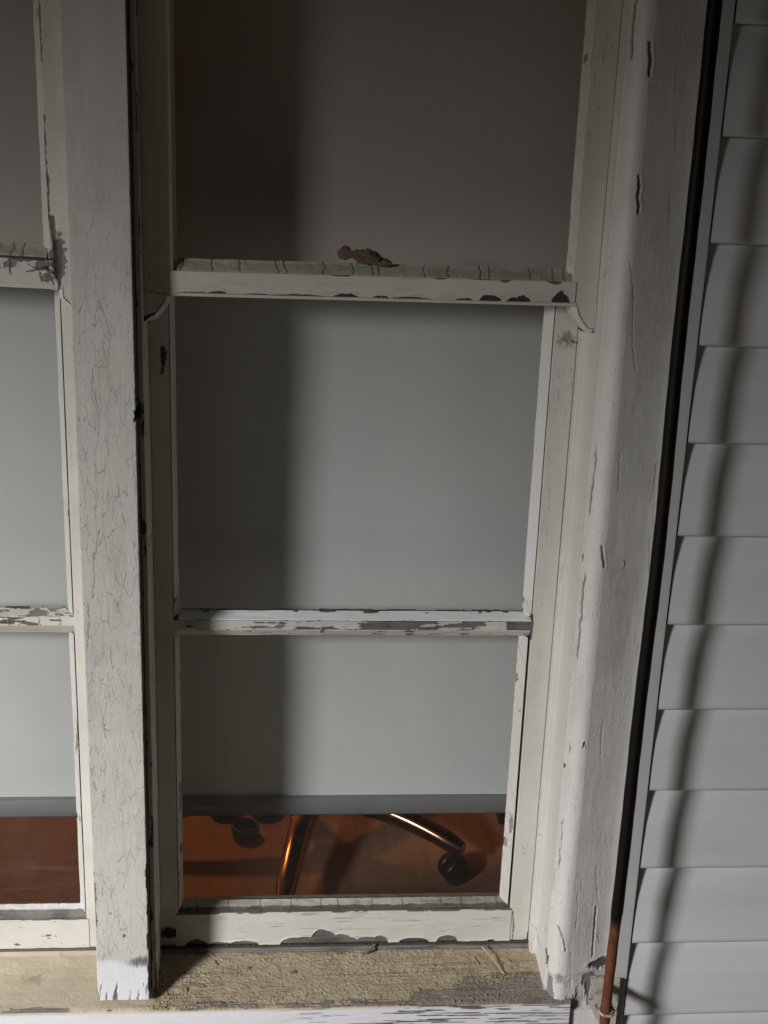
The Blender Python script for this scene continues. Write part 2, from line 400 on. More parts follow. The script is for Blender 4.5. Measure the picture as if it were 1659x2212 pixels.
# ------------------------------------------------------------------ mullion post
XL, XR = -.2015, -.1432
zb_m = at(270, 2143, 0)[2]
zband = at(270, 2066, 0)[2]
def w_mull(w, X, Y, Z, S, n):
    front = n[..., 1] < -.5
    # alligatored paint
    jx_ = X+(fbm(X*140, Z*60, 21, 4)-.5)*.007; jz_ = Z+(fbm(X*110, Z*90, 22, 4)-.5)*.014
    f1, f2, idc = worley(jx_/.0085, jz_/.038, 3); e = f2-f1
    on = ss(.46, .60, fbm(X*70+3, Z*26, 24, 4)+.16*ss(1.45, 1.1, Z))*ss(1.46, 1.30, Z)
    c1 = (1-ss(.0003, .0009, ed(e, S, Z)))*on*(.35+.65*ss(.35, .65, fbm(X*160, Z*50, 33, 3)))
    f1, f2, _ = worley((X+(fbm(X*210, Z*80, 31)-.5)*.006)/.0050, Z/.021, 9); e2 = f2-f1
    on2 = ss(.54, .66, fbm(X*70, Z*30, 25, 4))*ss(1.45, 1.2, Z)
    c2 = (1-ss(.0002, .0008, ed(e2, S, Z)))*on2*.6
    c = np.maximum(c1, c2)*ss(zband-.004, zband+.01, Z)
    w.crack = np.maximum(w.crack, c*.12); w.h -= c*.2*MM
    w.h += ((e.clip(0, .5))*on*.10+ (idc-.5)*.10*on)*MM*ss(zband-.004, zband+.01, Z)
    w.h += (fbm(X*60, Z*12, 27, 4)-.5)*.7*MM
    # longer splits
    for p in ([(205, 1190), (206, 1240), (203, 1290)], [(218, 1140), (207, 1200)], [(190, 1290), (196, 1330), (191, 1400)], [(226, 2000+0), (227, 2012)], [(228, 1560), (230, 1590)], [(226, 1712), (227, 1730)]):
        w.line(pline(X, Z, P2(p, 0), 1.2), .7*MM, .5, .5)
    # gouge on the right arris
    g = P2([(297, 893)], 0)[0]; d = blob(X, Z, g[0]+.001, g[1], .0042, .010, 5, .8)
    w.chip(d, 3.0, .3); w.crack = np.maximum(w.crack, ss(0, .1, d)*.95)
    # lower arris chips, right and left
    er = XR-X+np.where(front, 0, 0)
    er = np.where(front, XR-X, -.0005)
    zz1, zz2 = at(320, 1860, 0)[2], zb_m
    wr = .0062*(fbm(Z*55, Z*0+1, 41, 4)-.40)*ss(zz1+.01, zz1-.02, Z)
    d = (wr-er)/.002+.5*(fbm(X*500, Z*300, 42, 3)-.5); d = np.where(n[..., 0] > .3, np.where(Y < .006, d, -1), d)
    w.chip(np.clip(d, -3, 1), .7, .35)
    w.crack = np.maximum(w.crack, ss(.2, .7, d)*.45)
    el = np.where(front, X-XL, -.0005); zz3, zz4 = at(213, 1870, 0)[2], at(213, 1990, 0)[2]
    wl = .006*(fbm(Z*60, Z*0+5, 43, 4)-.30)*ss(zz3+.01, zz3-.01, Z)*ss(zz4-.02, zz4+.005, Z)
    d = (wl-el)/.002; d = np.where(n[..., 0] < -.3, -1, d); w.chip(np.clip(d, -3, 1), .5, .3)
    # repainted foot with a ragged, bare line above it
    wob = (fbm(X*120, X*0, 45, 4)-.5)*.010
    w.new = np.maximum(w.new, ss(zband+.002, zband-.003, Z+wob*.4)*.97)
    up = ss(zband+.012, zband-.004, Z+wob)*ss(zband-.018, zband-.001, Z+wob*.5)
    st = fbm(X*900, Z*90, 46, 3)
    dd = up*(.35+.65*ss(at(255, 2060, 0)[0], at(310, 2060, 0)[0], X))*1.5-(1-st)*.95
    w.bare = np.maximum(w.bare, ss(-.1, .7, dd)*.75); w.crack = np.maximum(w.crack, ss(.3, 1.1, dd)*.5)
    # splits and ragged end at the foot
    foot = ss(zb_m+.026, zb_m+.004, Z)
    st = fbm(X*330, Z*45, 47, 4)
    d = (st-.80+.24*foot*ss(.010, .0, np.minimum(X-XL, XR-X)))*foot*7; w.chip(np.clip(d-.1, -2, 1), .5, .2, bare=.8)
    for px_, hgt, wd_ in ((252, .019, .0026), (300, .012, .0009), (283, .007, .0007), (232, .006, .0006)):
        x0 = at(px_, 2140, 0)[0]; ww = wd_*(1-(Z-zb_m)/hgt).clip(0, 1)**1.3
        d = (ww-np.abs(X-x0-(Z-zb_m)*.1+(fbm(Z*300, Z*0+px_, 49, 3)-.5)*.002))/.0012
        d = np.where((Z < zb_m+hgt) & front, d, -2); w.chip(np.clip(d, -2, 1), 1.6, .3, bare=.6); w.crack = np.maximum(w.crack, ss(.3, .9, d)*.6)
    # nail head and small nicks
    for p, r in (((270, 2014), .0016), ((240, 1966+0), .0014), ((182, 1300), .0012)):
        g = P2([p], 0)[0]; w.chip(blob(X, Z, g[0], g[1], r, r*1.3, 6, .6), .6, .3)
    w.dirt = np.maximum(w.dirt, .35*ss(.5, .75, fbm(X*30, Z*14, 48, 4))*ss(zb_m+.0, zb_m+.3, Z)*.5)
mull = empty('mullion_post', (-.1723, .03, zb_m))
tag(mull, 'broad vertical post with crackled white paint between the two windows', 'window post')
b = MB()
b.sweep(rp([(XL+.001, .12), (XL, -.005), (XL, -.006), (XR, -.006), (XR+.0004, .017), (XR+.0009, .12)], {2: .0014, 3: .0014}), 'Z', grid_t(zb_m-.006, ZT, 1.1*MM, (zb_m, ZF)), .85*MM, w_mull, sgn=1, coarse=(0,))
loc(b.build('post', m_mull, mull))
SXL = -.1368      # inner stop of the main window, left
def w_stop(w, X, Y, Z, S, n):
    w.h += (fbm(S*90, Z*14, 51, 4)-.5)*.6*MM
    w.chip(np.clip((fbm(S*160, Z*40, 52, 4)-.72)*9, -2, 1), .5, .2)
    w.chip(np.clip(((fbm(S*200, Z*30, 53, 4)-.50)*5)*ss(.62, .56, Z), -2, 1), .6, .2)
b = MB()
b.sweep(rp([(XR+.0011, .0165), (SXL, .0165), (SXL-.0006, .078), (SXL-.0006, .12)], {1: .0012}), 'Z', grid_t(.552, ZT, 1.6*MM, (.552, ZF)), 1*MM, w_stop, sgn=1)
loc(b.build('stop_bead', m_jamb, mull))
b = MB()
b.sweep(rp([(XL+.001, .12), (XL-.0002, .078), (XL-.003, .02), (XL-.0005, .02)], {}), 'Z', grid_t(.552, ZT, 6*MM, (.552, ZF)), 3*MM, w_stop, sgn=1)
loc(b.build('stop_bead', m_jamb, mull))

# ------------------------------------------------------------------ sill
def zsill(y): return .5590-.142*(.075-y)
ys0 = min(np.linspace(-.08, 0, 400), key=lambda y: abs(at(700, 2176, y)[2]-zsill(y)))
def w_sill(w, Y, Z, X, S, n):
    top = n[..., 1] > .6; front = n[..., 0] < -.5
    w.new = np.where(front, 1., 0.)*ss(zsill(ys0)-.001, zsill(ys0)-.006, Z)
    w.h += np.where(top, (fbm(X*60, Y*120, 61, 5)-.5)*1.3*MM, (fbm(X*20, Z*90, 62, 4)-.5)*.5*MM)
    # grubby fibrous film on the right hand sill
    rgt = ss(-.17, -.12, X)
    fib = fbm((X+Y*.6)*240, (Y-X*.25)*650, 63, 4)
    w.h += np.where(top, (fib-.5)*1.1*MM*rgt, 0)
    w.dirt = np.where(top, rgt*(.45+.75*ss(.45, .66, fib)*.6+.35*ss(.35, .7, fbm(X*14, Y*22, 64, 4)))+(1-rgt)*.25*ss(.5, .8, fbm(X*30, Y*60, 65, 4)), w.dirt)
    ba = (Y < .0725) & (Y > .071)
    # back strip: grey weathered wood with some paint left on the left window
    back = ss(.0705, .0715, Y)*ss(.60, .3, np.where(rgt > .5, 0, 1)*(fbm(X*70, Y*100+4, 66, 4)+.25))
    w.bare = np.maximum(w.bare, back)
    # worn front arris
    a = (ys0+.006+.010*(fbm(X*24, X*0+2, 67, 4)-.5)*2+.002*rgt) - Y
    a = a+np.where(front, -.036*ss(zsill(ys0)-.0005, zsill(ys0)-.0035, Z), 0)
    strk = fbm(X*42, (Y*3+Z*2)*240, 68, 4)
    lf = .25+.75*rgt
    d = a/.005+(strk-.60)*7*lf-.8+.7*rgt*ss(-.14, .05, X)*ss(.03, .0, Y-ys0)
    w.chip(np.clip(d, -2, 1), .35, .15, width=.3)
    # large bare area at the right end
    q = (X-.212)/.045+( .012-Y)/.018+(fbm(X*60, Y*110, 69, 4)-.5)*2.4
    d = np.minimum(q, (.030-Y)/.010+(fbm(X*80, Y*120, 70, 3)-.5)*2)+(strk-.5)*2.2
    w.chip(np.where(top, np.clip(d, -2, 1), -2), .35, .15, bare=.85, width=.3)
    # front face: dark wood grain lines showing through the white paint
    g = fbm(X*26, Z*620+fbm(X*9, Z*30, 77, 3)*2.2, 71, 3)
    x1, x2, x3 = at(620, 2190, ys0)[0], at(720, 2190, ys0)[0], at(1120, 2190, ys0)[0]
    win = ss(x1-.03, x1+.05, X)*.55+ss(x2, x2+.06, X)*.45-ss(x3-.05, x3+.06, X)*.35
    lin = ss(.57, .66, g+.02)*win
    w.bare = np.where(front, np.maximum(w.bare, lin), w.bare); w.crack = np.where(front, np.maximum(w.crack, lin*.55), w.crack); w.h -= np.where(front, lin*.5*MM, 0)
    # flaked patches on the left window's sill
    for (px_, py_), rx, ry in (((75, 2105+20), .016, .0022), ((25, 2148), .006, .0016), ((125, 2155), .006, .0012), ((170, 2155), .008, .0012), ((30, 2165), .013, .0018), ((55, 2088), .022, .0028), ((95, 2080), .018, .003)):
        g_ = at(px_, py_, 0.0); 
        # the point of the sloping top under that direction
        v = g_-CAM; tt = (zsill(0)-CAM[2]-.142*(CAM[1]))/(v[2]-.142*v[1]); q_ = CAM+v*tt
        w.chip(np.where(top, np.clip(blob(X, Y, q_[0], q_[1], rx*1.3, ry*2.6, 4+int(px_), .9), -2, 1), -2), .5, .4)
    # rust brown stain
    q_ = at(55, 2150-35, .02)
    w.dirt = np.where(top, np.maximum(w.dirt, .9*ss(-.2, .5, blob(X, Y, q_[0]+.005, .035, .014, .010, 12, .7))), w.dirt)
    lin = ss(.64, .71, fbm(X*13+Y*3, Y*430, 73, 4))*(.25+.75*rgt); w.crack = np.where(top, np.maximum(w.crack, lin*.38), w.crack); w.h -= np.where(top, lin*.4*MM, 0)
    # grit lifts
    w.h += np.where(top, ss(.66, .74, fbm(X*420, Y*420, 72, 2))*.9*MM*(.35+.65*rgt), 0)
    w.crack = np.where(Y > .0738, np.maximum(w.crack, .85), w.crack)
sill = empty('window_sill', (0, 0, .5))
tag(sill, 'sloping wooden sill with worn beige and white paint along the bottom', 'window sill')
sp = [(.13, .567), (.0745, .5665), (.0722, .5592), (ys0, zsill(ys0)), (ys0-.001, .49), (.02, .49)]
b = MB()
b.sweep(rp(sp, {1: .001, 3: .006}), 'X', np.concatenate([[-.74], np.arange(-.36, .3505, 1*MM)]), .8*MM, w_sill, sgn=1)
v = np.array([(.3502, y, z) for y, z in sp]); b.add(v, [(0, 1, 2, 3, 4, 5)], None, False)
loc(b.build('sill_board', m_sill, sill))
b = MB(); b.box(-.70, .3595, -.008, .03, .2, .489); loc(b.build('apron', m_sill, sill)); b = MB(); b.box(.3508, .3990, -.0085, .03, .2, .5305); loc(b.build('end_block', m_case, sill))

# ------------------------------------------------------------------ windows
def build_window(main):
    w0 = empty('sash_window', (.09 if main else -.43, .05, .56))
    if main: tag(w0, 'wide sash window with peeling cream paint and chair visible behind its lowest pane', 'window')
    else: tag(w0, 'partly visible sash window left of the crackled post', 'window')
    sd = 0 if main else 500
    if main:
        xa, xb = SXL-.0003, .3150        # sash outer edges
        gl, gr = -.1112, .2785; sl, sr = -.1165, .2888       # glass edge / stile edge, lower sash
        ugl, ugr = -.1050, .2905; usl, usr = -.1072, .2945
        zr = {k: at(700, y, Y)[2] for k, y, Y in (('up', 571, .046), ('uf', 592, .035), ('ub', 641, .035), ('us', 647, .035), ('mg', 1322, .089), ('mf', 1340, .078), ('mb', 1361, .078), ('mc', 1372, .087), ('bg', 1944, .089), ('bf', 1967, .078), ('bb', 2037, .078))}
        _za, _zb = at(368, 632, .034), at(1228, 655, .034); _k = (_zb[2]-_za[2])/(_zb[0]-_za[0]); print('sag', _k)
        sag = lambda X: _k*(X-.06)
    else:
        xa, xb = -.660, XL+.001
        gl, gr = -.625, -.2322; sl, sr = -.630, -.2255
        ugl, ugr = -.620, -.2335; usl, usr = -.622, -.2280
        zr = {k: at(60, y, Y)[2] for k, y, Y in (('up', 530, .046), ('uf', 552, .035), ('ub', 612, .035), ('us', 622, .035), ('mg', 1316, .089), ('mf', 1333, .078), ('mb', 1352, .078), ('mc', 1366, .087), ('bg', 1956, .089), ('bf', 1985, .078), ('bb', 2052, .078))}
        sag = lambda X: -.010*(X+.25)/.40
    x_lo = xa if main else -.36
    XS = np.arange(x_lo, xb+.0005, 1*MM)
    if not main: XS = np.concatenate([[xa], XS])
    warp = lambda T: (0, sag(T)); 

    # --- wear of each piece
    def w_stile(w, X, Y, Z, S, n):
        w.h += (fbm(X*70, Z*11, 81+sd, 4)-.5)*.6*MM
        f1, f2, _ = worley((X+.004*fbm(X*200, Z*60, 82))/.010, Z/.05, 83+sd); on = ss(.62, .72, fbm(X*50, Z*20, 84+sd, 4))
        c = (1-ss(.0002, .0008, ed(f2-f1, S, Z)))*on; w.crack = np.maximum(w.crack, c*.5); w.h -= c*.3*MM
        w.chip(np.clip((fbm(X*160, Z*50, 85+sd, 4)-.92)*12, -2, 1), .5, .3)
        w.dirt = .16*ss(.5, .75, fbm(X*25, Z*10, 86+sd, 4))
        if main:
            for p in ([(350, 750), (352, 790), (349, 805)],): w.line(pline(X, Z, P2(p, .078), .8), 2.2*MM, .6, .9)
            g = P2([(353, 765)], .078)[0]; w.chip(blob(X, Z, g[0], g[1], .003, .008, 7, .8), .5, .2)
            g = P2([(370, 2015)], .078)[0]; d = blob(X, Z, g[0], g[1], .016, .008, 8, .5); w.chip(d, 1.2, 0); w.crack = np.maximum(w.crack, ss(0, .2, d)*.8)
            g = P2([(1140, 2025)], .078)[0]; d = blob(X, Z, g[0]+.004, g[1]-.001, .006, .012, 9, .7); w.chip(d, 1.2, 0.2)
            w.line(pline(X, Z, P2([(1108, 1970), (1110, 2000), (1107, 2036)], .078), .6), 1.2*MM, .9, .75)
            w.line(pline(X, Z, P2([(1149, 1330), (1150, 1350), (1146, 1380)], .078), .3), 2.4*MM, .9, .8)
            for p in ([(1203, 724), (1225, 738)], [(1196, 735), (1218, 733)]):
                w.line(pline(X, Z, P2(p, .078), 1.0), .8*MM, .2, .6)
            w.dirt = np.maximum(w.dirt, .8*ss(0, .7, blob(X, Z, *P2([(1228, 735)], .078)[0], .012, .010, 10, .8)))
        else:
            if True:
                # broken corner by the meeting rail
                d = pline(X, Z, P2([(112, 470), (118, 520), (122, 560), (123, 600)], .035), .6); w.line(d, 3.4*MM, 1.6, .85)
                d = pline(X, Z, P2([(124, 500), (131, 540), (131, 600), (127, 640)], .035), .5); w.line(d, 1.8*MM, .8, .5)
                g = P2([(127, 560)], .035)[0]; w.chip(blob(X, Z, g[0], g[1], .007, .022, 11, .6), .9, .4, bare=.8)
                for p in ([(95, 250), (99, 330), (101, 400)], [(84, 0), (86, 60), (90, 130)], [(104, 380), (106, 470)]):
                    w.line(pline(X, Z, P2(p, .035), .8), 1.5*MM, .7, .85)
                w.line(pline(X, Z, P2([(118, 575), (145, 577)], .035), .3), 1.0*MM, .5, .5)
    def w_bead(w, X, Y, Z, S, n):          # upright putty of the panes
        w.h += (fbm(X*160, Z*32, 91+sd, 4)-.5)*1.3*MM
        old = ss(.46, .60, fbm(Z*13, Z*0+3, 92+sd, 3))
        if main: old = np.where(Z > 1.02, np.where(Z > 1.4, .8, .12), old*.6+.4)
        d = (fbm(X*240, Z*50, 93+sd, 4)-.66)*9-(1-old)*3; w.chip(np.clip(d, -2, 1), .8, .4, bare=.75)
        w.line(np.abs((Z+(X*3)) % .035-.01+.004*fbm(X*300, Z*200, 94)), .6*MM*old+1e-6, .4, .6)
        w.crack = np.where((Y > .0800) & (X > sr-.0032) & (Z < 1.) & main, .95, w.crack)
        w.new = np.where(old < .3, .95, .0)*(1 if main else .3)
    def w_upr(w, Y, Z, X, S, n):           # meeting rail (front) 
        w.h += (fbm(X*14, Z*120, 101+sd, 4)-.5)*.6*MM
        Zl = Z-sag(X)
        if main:
            hb = bumps(X, [(748, 27, 3.5), (824, 17, 3.2), (890, 48, 1.8), (1004, 18, 3), (1060, 24, 6.5), (1122, 26, 6), (1212, 20, 11), (560, 30, 1.2), (470, 20, 2.5), (420, 30, 1.5), (640, 60, 1.6)], .035, 641, .00066)
            hb = hb*(1.45+1.0*(fbm(X*260, X*0, 102, 3)-.5))+.0004*ss(.45, .6, fbm(X*40, X*0+9, 1020, 3))+.0002
            d = (hb-(Zl-zr['ub']))/.0010-.1
            d = np.where(Zl < zr['ub']-.0002, -2, d)
            w.crack = np.maximum(w.crack, ss(-.2, .5, d)*.97); w.h -= ss(0, .6, d)*1.3*MM; w.h += .5*MM*np.exp(-((d+1.2)/1.)**2)
            # paint line at the foot of the putty
            hb = .0004+.0016*ss(.52, .75, fbm(X*50, X*0+3, 103, 4))*ss(at(640, 600)[0], at(720, 600)[0], X)+bumps(X, [(952, 14, 3), (1092, 12, 5), (1200, 16, 5), (1050, 40, 1.5)], .035, 595, .00066)
            d = (hb-(zr['uf']-Zl))/.0009; w.crack = np.maximum(w.crack, ss(-.2, .7, d)*.8); w.h -= ss(0, .6, d)*.7*MM
            w.dirt = .15*ss(.5, .7, fbm(X*30, Z*90, 104, 4))
        else:
            d = (.0022+.003*fbm(X*40, X*0+3, 105, 4)-(zr['uf']-Zl))/.0012; w.chip(np.clip(d, -2, 1), 1.0, .4); w.crack = np.maximum(w.crack, ss(.1, .8, d)*.75)
            for cxp, cyp, rx, rz_ in ((20, 570, .009, .004), (100, 572, .014, .0035), (118, 600, .010, .004), (55, 560, .012, .002), (115, 585, .006, .006)):
                g = P2([(cxp, cyp)], .035)[0]; w.chip(np.clip(blob(X, Z, g[0], g[1], rx, rz_, 12+cxp, 1.0), -2, 1), .8, .5, bare=.85)
            for p in ([(22, 560), (24, 590)], [(95, 575), (123, 585)], [(60, 585), (118, 578)], [(88, 590), (92, 606)]):
                w.line(pline(X, Z, P2(p, .035), .9), 1.3*MM, .7, .85)
        f1, f2, _ = worley((X)/.03, Z/.008, 106+sd); on = ss(.6, .7, fbm(X*40, Z*90, 107+sd, 4))
        c = (1-ss(.0002, .0008, ed(f2-f1, S, X)))*on; w.crack = np.maximum(w.crack, c*.45)
    def w_upp(w, Y, Z, X, S, n):           # putty on top of the meeting rail, cracked across
        w.h += (fbm(X*90, S*200, 111+sd, 4)-.5)*.9*MM
        xj = X+(fbm(X*30, S*160, 112+sd, 3)-.5)*.006
        k = np.floor(xj/.0185); off = hsh(k, k*0, 113+sd)*.0165+.001; dist = np.abs(xj-k*.0185-off)
        on = hsh(k, k*0+2, 114+sd) > .28
        c = (1-ss(.3*MM, .9*MM, dist))*on; w.crack = np.maximum(w.crack, c*.85); w.h -= c*.7*MM
        k2 = np.floor(xj/.0067); off = hsh(k2, k2*0, 115+sd)*.004+.001; dist = np.abs(xj-k2*.0067-off)
        c = (1-ss(.2*MM, .7*MM, dist))*(hsh(k2, k2*0+2, 116+sd) > .55)*ss(.2, .8, fbm(X*80, S*300, 117))*.5; w.crack = np.maximum(w.crack, c); w.h -= c*.3*MM
        w.h += (hsh(k, k*0+5, 118+sd)-.5)*.5*MM
        w.dirt = .35+.3*fbm(X*30, S*60, 119+sd)
    def w_newp(w, Y, Z, X, S, n):          # fresh white putty over the muntin
        w.h += (fbm(X*45, S*200, 121+sd, 4)-.5)*1.0*MM; w.new[:] = .95 if main else .1
        if main: 
            d = (fbm(X*50, S*120, 122, 4)-.66)*8*ss(.0035, .0, S); w.chip(np.clip(d, -2, 1), .8, .3); w.crack = np.maximum(w.crack, ss(.0, .6, d)*.7)
        else:
            d = (fbm(X*60, S*200, 123, 4)-.5)*8; w.chip(np.clip(d, -2, 1), .8, .4, bare=.8)
    def w_munt(w, Y, Z, X, S, n):          # muntin face, paint half gone
        w.h += (fbm(X*16, Z*260, 131+sd, 4)-.5)*1.0*MM
        if main:
            x1, x2 = at(560, 1350, .078)[0], at(1095, 1350, .078)[0]
            gone = ss(x1-.02, x1+.03, X)*.55+ss(at(760, 1350, .078)[0], at(830, 1350, .078)[0], X)*.28+ss(x2-.002, x2+.002, X)*1.2
            keep = bumps(X, [(655, 45, 9), (860, 22, 7), (975, 28, 12), (1060, 34, 16), (1010, 10, 8), (480, 70, 14)], .078, 1350, .001)
            d = (fbm(X*35, Z*280, 132, 4)-.60)*6+gone*1.35-keep*70
            w.chip(np.clip(d, -2, 1), 1.0, .5); w.crack = np.maximum(w.crack, ss(.55, .9, fbm(X*30, Z*900, 133, 3))*.9*ss(0, .4, d))
            w.crack = np.maximum(w.crack, (1-ss(.0004, .0012, np.abs(Z-sag(X)*0-zr['mf']+.0003)))*.9)
            w.dirt = ss(0, .6, d)*0+.25
        else:
            d = (fbm(X*70, Z*300, 134, 4)-.60)*8; w.chip(np.clip(d, -2, 1), .7, .4)
            w.line(np.abs((X+.4) % .022-.008+.006*fbm(X*200, Z*300, 135)), .8*MM, .5, .7)
    def w_mbead(w, Y, Z, X, S, n):         # lower bead of the muntin
        w.h += (fbm(X*30, S*300, 141+sd, 4)-.5)*.9*MM
        if main:
            x2 = at(775, 1373, .08)[0]; d = ss(x2-.001, x2+.001, X)*(fbm(X*60, S*200, 142, 4)-.42)*8+(fbm(X*80, S*300, 143, 4)-.75)*8
            w.chip(np.clip(d, -2, 1), 1.0, .4); w.new[:] = .35
    def w_bput(w, Y, Z, X, S, n):          # grey weathered bottom putty
        w.h += (fbm(X*170, S*260, 151+sd, 5)-.5)*1.5*MM
        if main:
            f1, f2, _ = worley((X+.003*fbm(X*300, S*300, 152))/.0042, S/.0036, 153); w.crack = np.maximum(w.crack, (1-ss(.0002, .0008, ed(f2-f1, S, X)))*.35*ss(.4, .6, fbm(X*40, S*80, 154)))
            k = np.floor(X/.036); dist = np.abs(X-k*.036-hsh(k, k*0, 155)*.02-.004+(fbm(X*0, S*500, 156)-.5)*.003); c = 1-ss(.3*MM, .9*MM, dist); w.crack = np.maximum(w.crack, c*.85)
            xr = ss(at(820, 1955, .08)[0], at(1000, 1955, .08)[0], X)
            w.bare = np.maximum(w.bare, .35+.35*xr+.25*ss(.45, .7, fbm(X*30, S*90, 157, 4)))
            d = (S-.0085)/.0012+(fbm(X*90, S*30, 158, 4)-.5)*4; w.bare = np.maximum(w.bare, ss(0, .6, d)); w.crack = np.maximum(w.crack, ss(0.8, 1.6, d)*.35)
        else:
            d = (S-.0065)/.0015+(fbm(X*70, S*30, 159, 4)-.5)*2; w.bare = np.maximum(w.bare, ss(0, .8, d)*.95); w.new[:] = .7; w.dirt = .25+ss(0, 1, d)*0
    def w_brail(w, Y, Z, X, S, n):         # bottom rail
        w.h += (fbm(X*10, Z*140, 161+sd, 4)-.5)*.5*MM
        if main:
            hb = bumps(X, [(425, 24, 13), (475, 26, 7), (527, 32, 9), (650, 44, 15), (699, 30, 30), (737, 26, 19), (752, 24, 13), (795, 26, 13), (822, 16, 16), (894, 32, 9), (965, 22, 14), (1060, 8, 3)], .078, 2030, .00066)
            hb = hb*(1+.25*(fbm(X*140, X*0, 162, 4)-.5))+.0010*fbm(X*60, X*0+1, 163, 3)
            d = (hb-(Z-zr['bb']))/.002-.2; d = d+.5*(fbm(X*300, Z*300, 164, 3)-.5)
            w.chip(np.clip(d, -2, 1), 1.2, .9, width=.5)
            hb = .0006+.0024*ss(.45, .62, fbm(X*55, X*0+7, 165, 4)); d = (hb-(zr['bf']-Z))/.0011; w.chip(np.clip(d, -2, 1), .7, .3)
            g = fbm(X*24, Z*520, 166, 4); lin = ss(.70, .78, g)*.5; w.crack = np.maximum(w.crack, lin*.8); w.h -= lin*.3*MM
            w.line(pline(X, Z, P2([(1108, 1970), (1110, 2000), (1107, 2036)], .078), .6), 1.2*MM, .9, .75)
        else:
            for p, r in (((105, 2020), .002), ((107, 2026), .0015), ((38, 2040), .0022), ((93, 2021), .0012), ((35, 2053-4), .0016)):
                g = P2([p], .078)[0]; w.chip(blob(X, Z, g[0], g[1], r*1.5, r*.6, 6, .6), .6, .3); 
            w.chip(np.clip((fbm(X*160, Z*300, 167, 4)-.83)*12, -2, 1), .5, .2)
            hb = .0006+.0014*ss(.45, .62, fbm(X*55, X*0+17, 168, 4)); d = (hb-(zr['bf']-Z))/.0011; w.chip(np.clip(d, -2, 1), .7, .3)
        w.dirt = np.maximum(w.dirt, .12*ss(.4, .7, fbm(X*20, Z*50, 169+sd, 4)))

    # --- upper sash
    mb = MB(); TZ = grid_t(zr['us']-.001, ZT, 1.3*MM, (zr['us']-.001, ZF)); ub0 = zr['us']+.0005
    fineL = 1*MM if main else 6*MM
    mb.sweep(rp([(usl, .074), (usl, .035), (xa, .035), (xa, .074)], {1: .0012}), 'Z', TZ, fineL, w_stile, sgn=-1, coarse=(2,))
    mb.sweep(rp([(xb+(.006 if main else 0), .074), (xb+(.006 if main else 0), .035), (usr, .035), (usr, .074)], {2: .0012}), 'Z', TZ, .9*MM, w_stile, sgn=-1, coarse=(0,))
    mb.sweep(rp([(.074, zr['uf']), (.036, zr['uf']), (.0335, zr['uf']-.001), (.0335, zr['ub']), (.0345, zr['ub']-.0003), (.0345, zr['us']), (.074, zr['us'])], {}), 'X', XS[(XS > usl-.0035) & (XS < usr+.0035)] if main else XS[XS < usr+.0035], .5*MM, w_upr, sgn=1, warp=warp)
    # horns under the stiles
    def horn(pts, y0_, y1_):
        n_ = len(pts); v = [(x, y0_, z) for x, z in pts]+[(x, y1_, z) for x, z in pts]
        e_ = np.array(pts[:-2]); cc_ = np.mean(np.array(pts), 0); ins = []
        for i, p in enumerate(e_):
            tg = e_[min(i+1, len(e_)-1)]-e_[max(i-1, 0)]; tg = tg/(np.linalg.norm(tg)+1e-9); nn = np.array([-tg[1], tg[0]]); nn = nn if nn@(cc_-p) > 0 else -nn
            ins.append(p+nn*.0045)
        fp = [(x, y0_, z) for x, z in ins]+[(x, y0_, z) for x, z in pts[-2:]]; mb.add(fp, [tuple(range(n_))], None, False)
        mb.add(v, [tuple(range(2*n_-1, n_-1, -1))], None, False)
        v = [(x, y0_+(.0055 if i < n_-2 else 0), z) for i, (x, z) in enumerate(pts)]+[(x, y1_, z) for x, z in pts]
        wch = np.zeros((2*len(e_), 4)); wch[:, 3] = 1.  # chamfer coloured whiter to stand in for its lit edge
        mb.add([(x, y0_, z) for x, z in ins]+[(x, y0_+.0055, z) for x, z in e_], [(i, i+1, len(e_)+i+1, len(e_)+i) for i in range(len(e_)-1)], wch, True)
        wn = np.zeros((2*n_, 4)); wn[:, 3] = .9; mb.add(v, [(i, (i+1) % n_, n_+(i+1) % n_, n_+i) for i in range(n_)], wn, False)  # horn sides whitened as well, their lit look put into the colour
        e_ = np.array(pts[:-2]); cx_ = np.mean(np.array(pts), 0); q_ = []
        for i, p in enumerate(e_):
            tg = e_[min(i+1, len(e_)-1)]-e_[max(i-1, 0)]; tg /= np.linalg.norm(tg)+1e-9; nn = np.array([-tg[1], tg[0]]); nn = nn if nn@(cx_-p) > 0 else -nn
            ww = (.0005+.0007*((i*37) % 5)/4); q_ += [(p[0]+nn[0]*.0047, y0_-.0003, p[1]+nn[1]*.0047), (p[0]+nn[0]*(.0047+ww), y0_-.0003, p[1]+nn[1]*(.0047+ww))]
        wc = np.zeros((len(q_), 4)); wc[:, 1] = .85; mb.add(q_, [(2*i, 2*i+1, 2*i+3, 2*i+2) for i in range(len(e_)-1)], wc, False)
    if main:
        hr = [at(px_, py_, .034)[[0, 2]] for px_, py_ in ((1232, 650), (1237, 668), (1241, 684), (1250, 700), (1258, 712), (1266, 719), (1280, 721))]
        horn([(x, z) for x, z in hr]+[(xb+.006, hr[-1][1]), (xb+.006, zr['us']+.004)], .034, .073)
        hl = [at(px_, py_, .034)[[0, 2]] for px_, py_ in ((369, 640), (366, 655), (357, 668), (348, 680), (338, 690), (326, 694), (305, 695))]
        horn([(x, z) for x, z in hl]+[(xa, hl[-1][1]), (xa, zr['us']+.004)], .034, .073)
    else:
        hl = [at(px_, py_, .034)[[0, 2]] for px_, py_ in ((124, 620), (127, 645), (134, 655), (146, 665), (158, 673))]
        horn([(x, z) for x, z in hl]+[(xb, hl[-1][1]), (xb, zr['us']+.004)], .034, .073)
    us = loc(mb.build('upper_sash', m_sashz, w0))
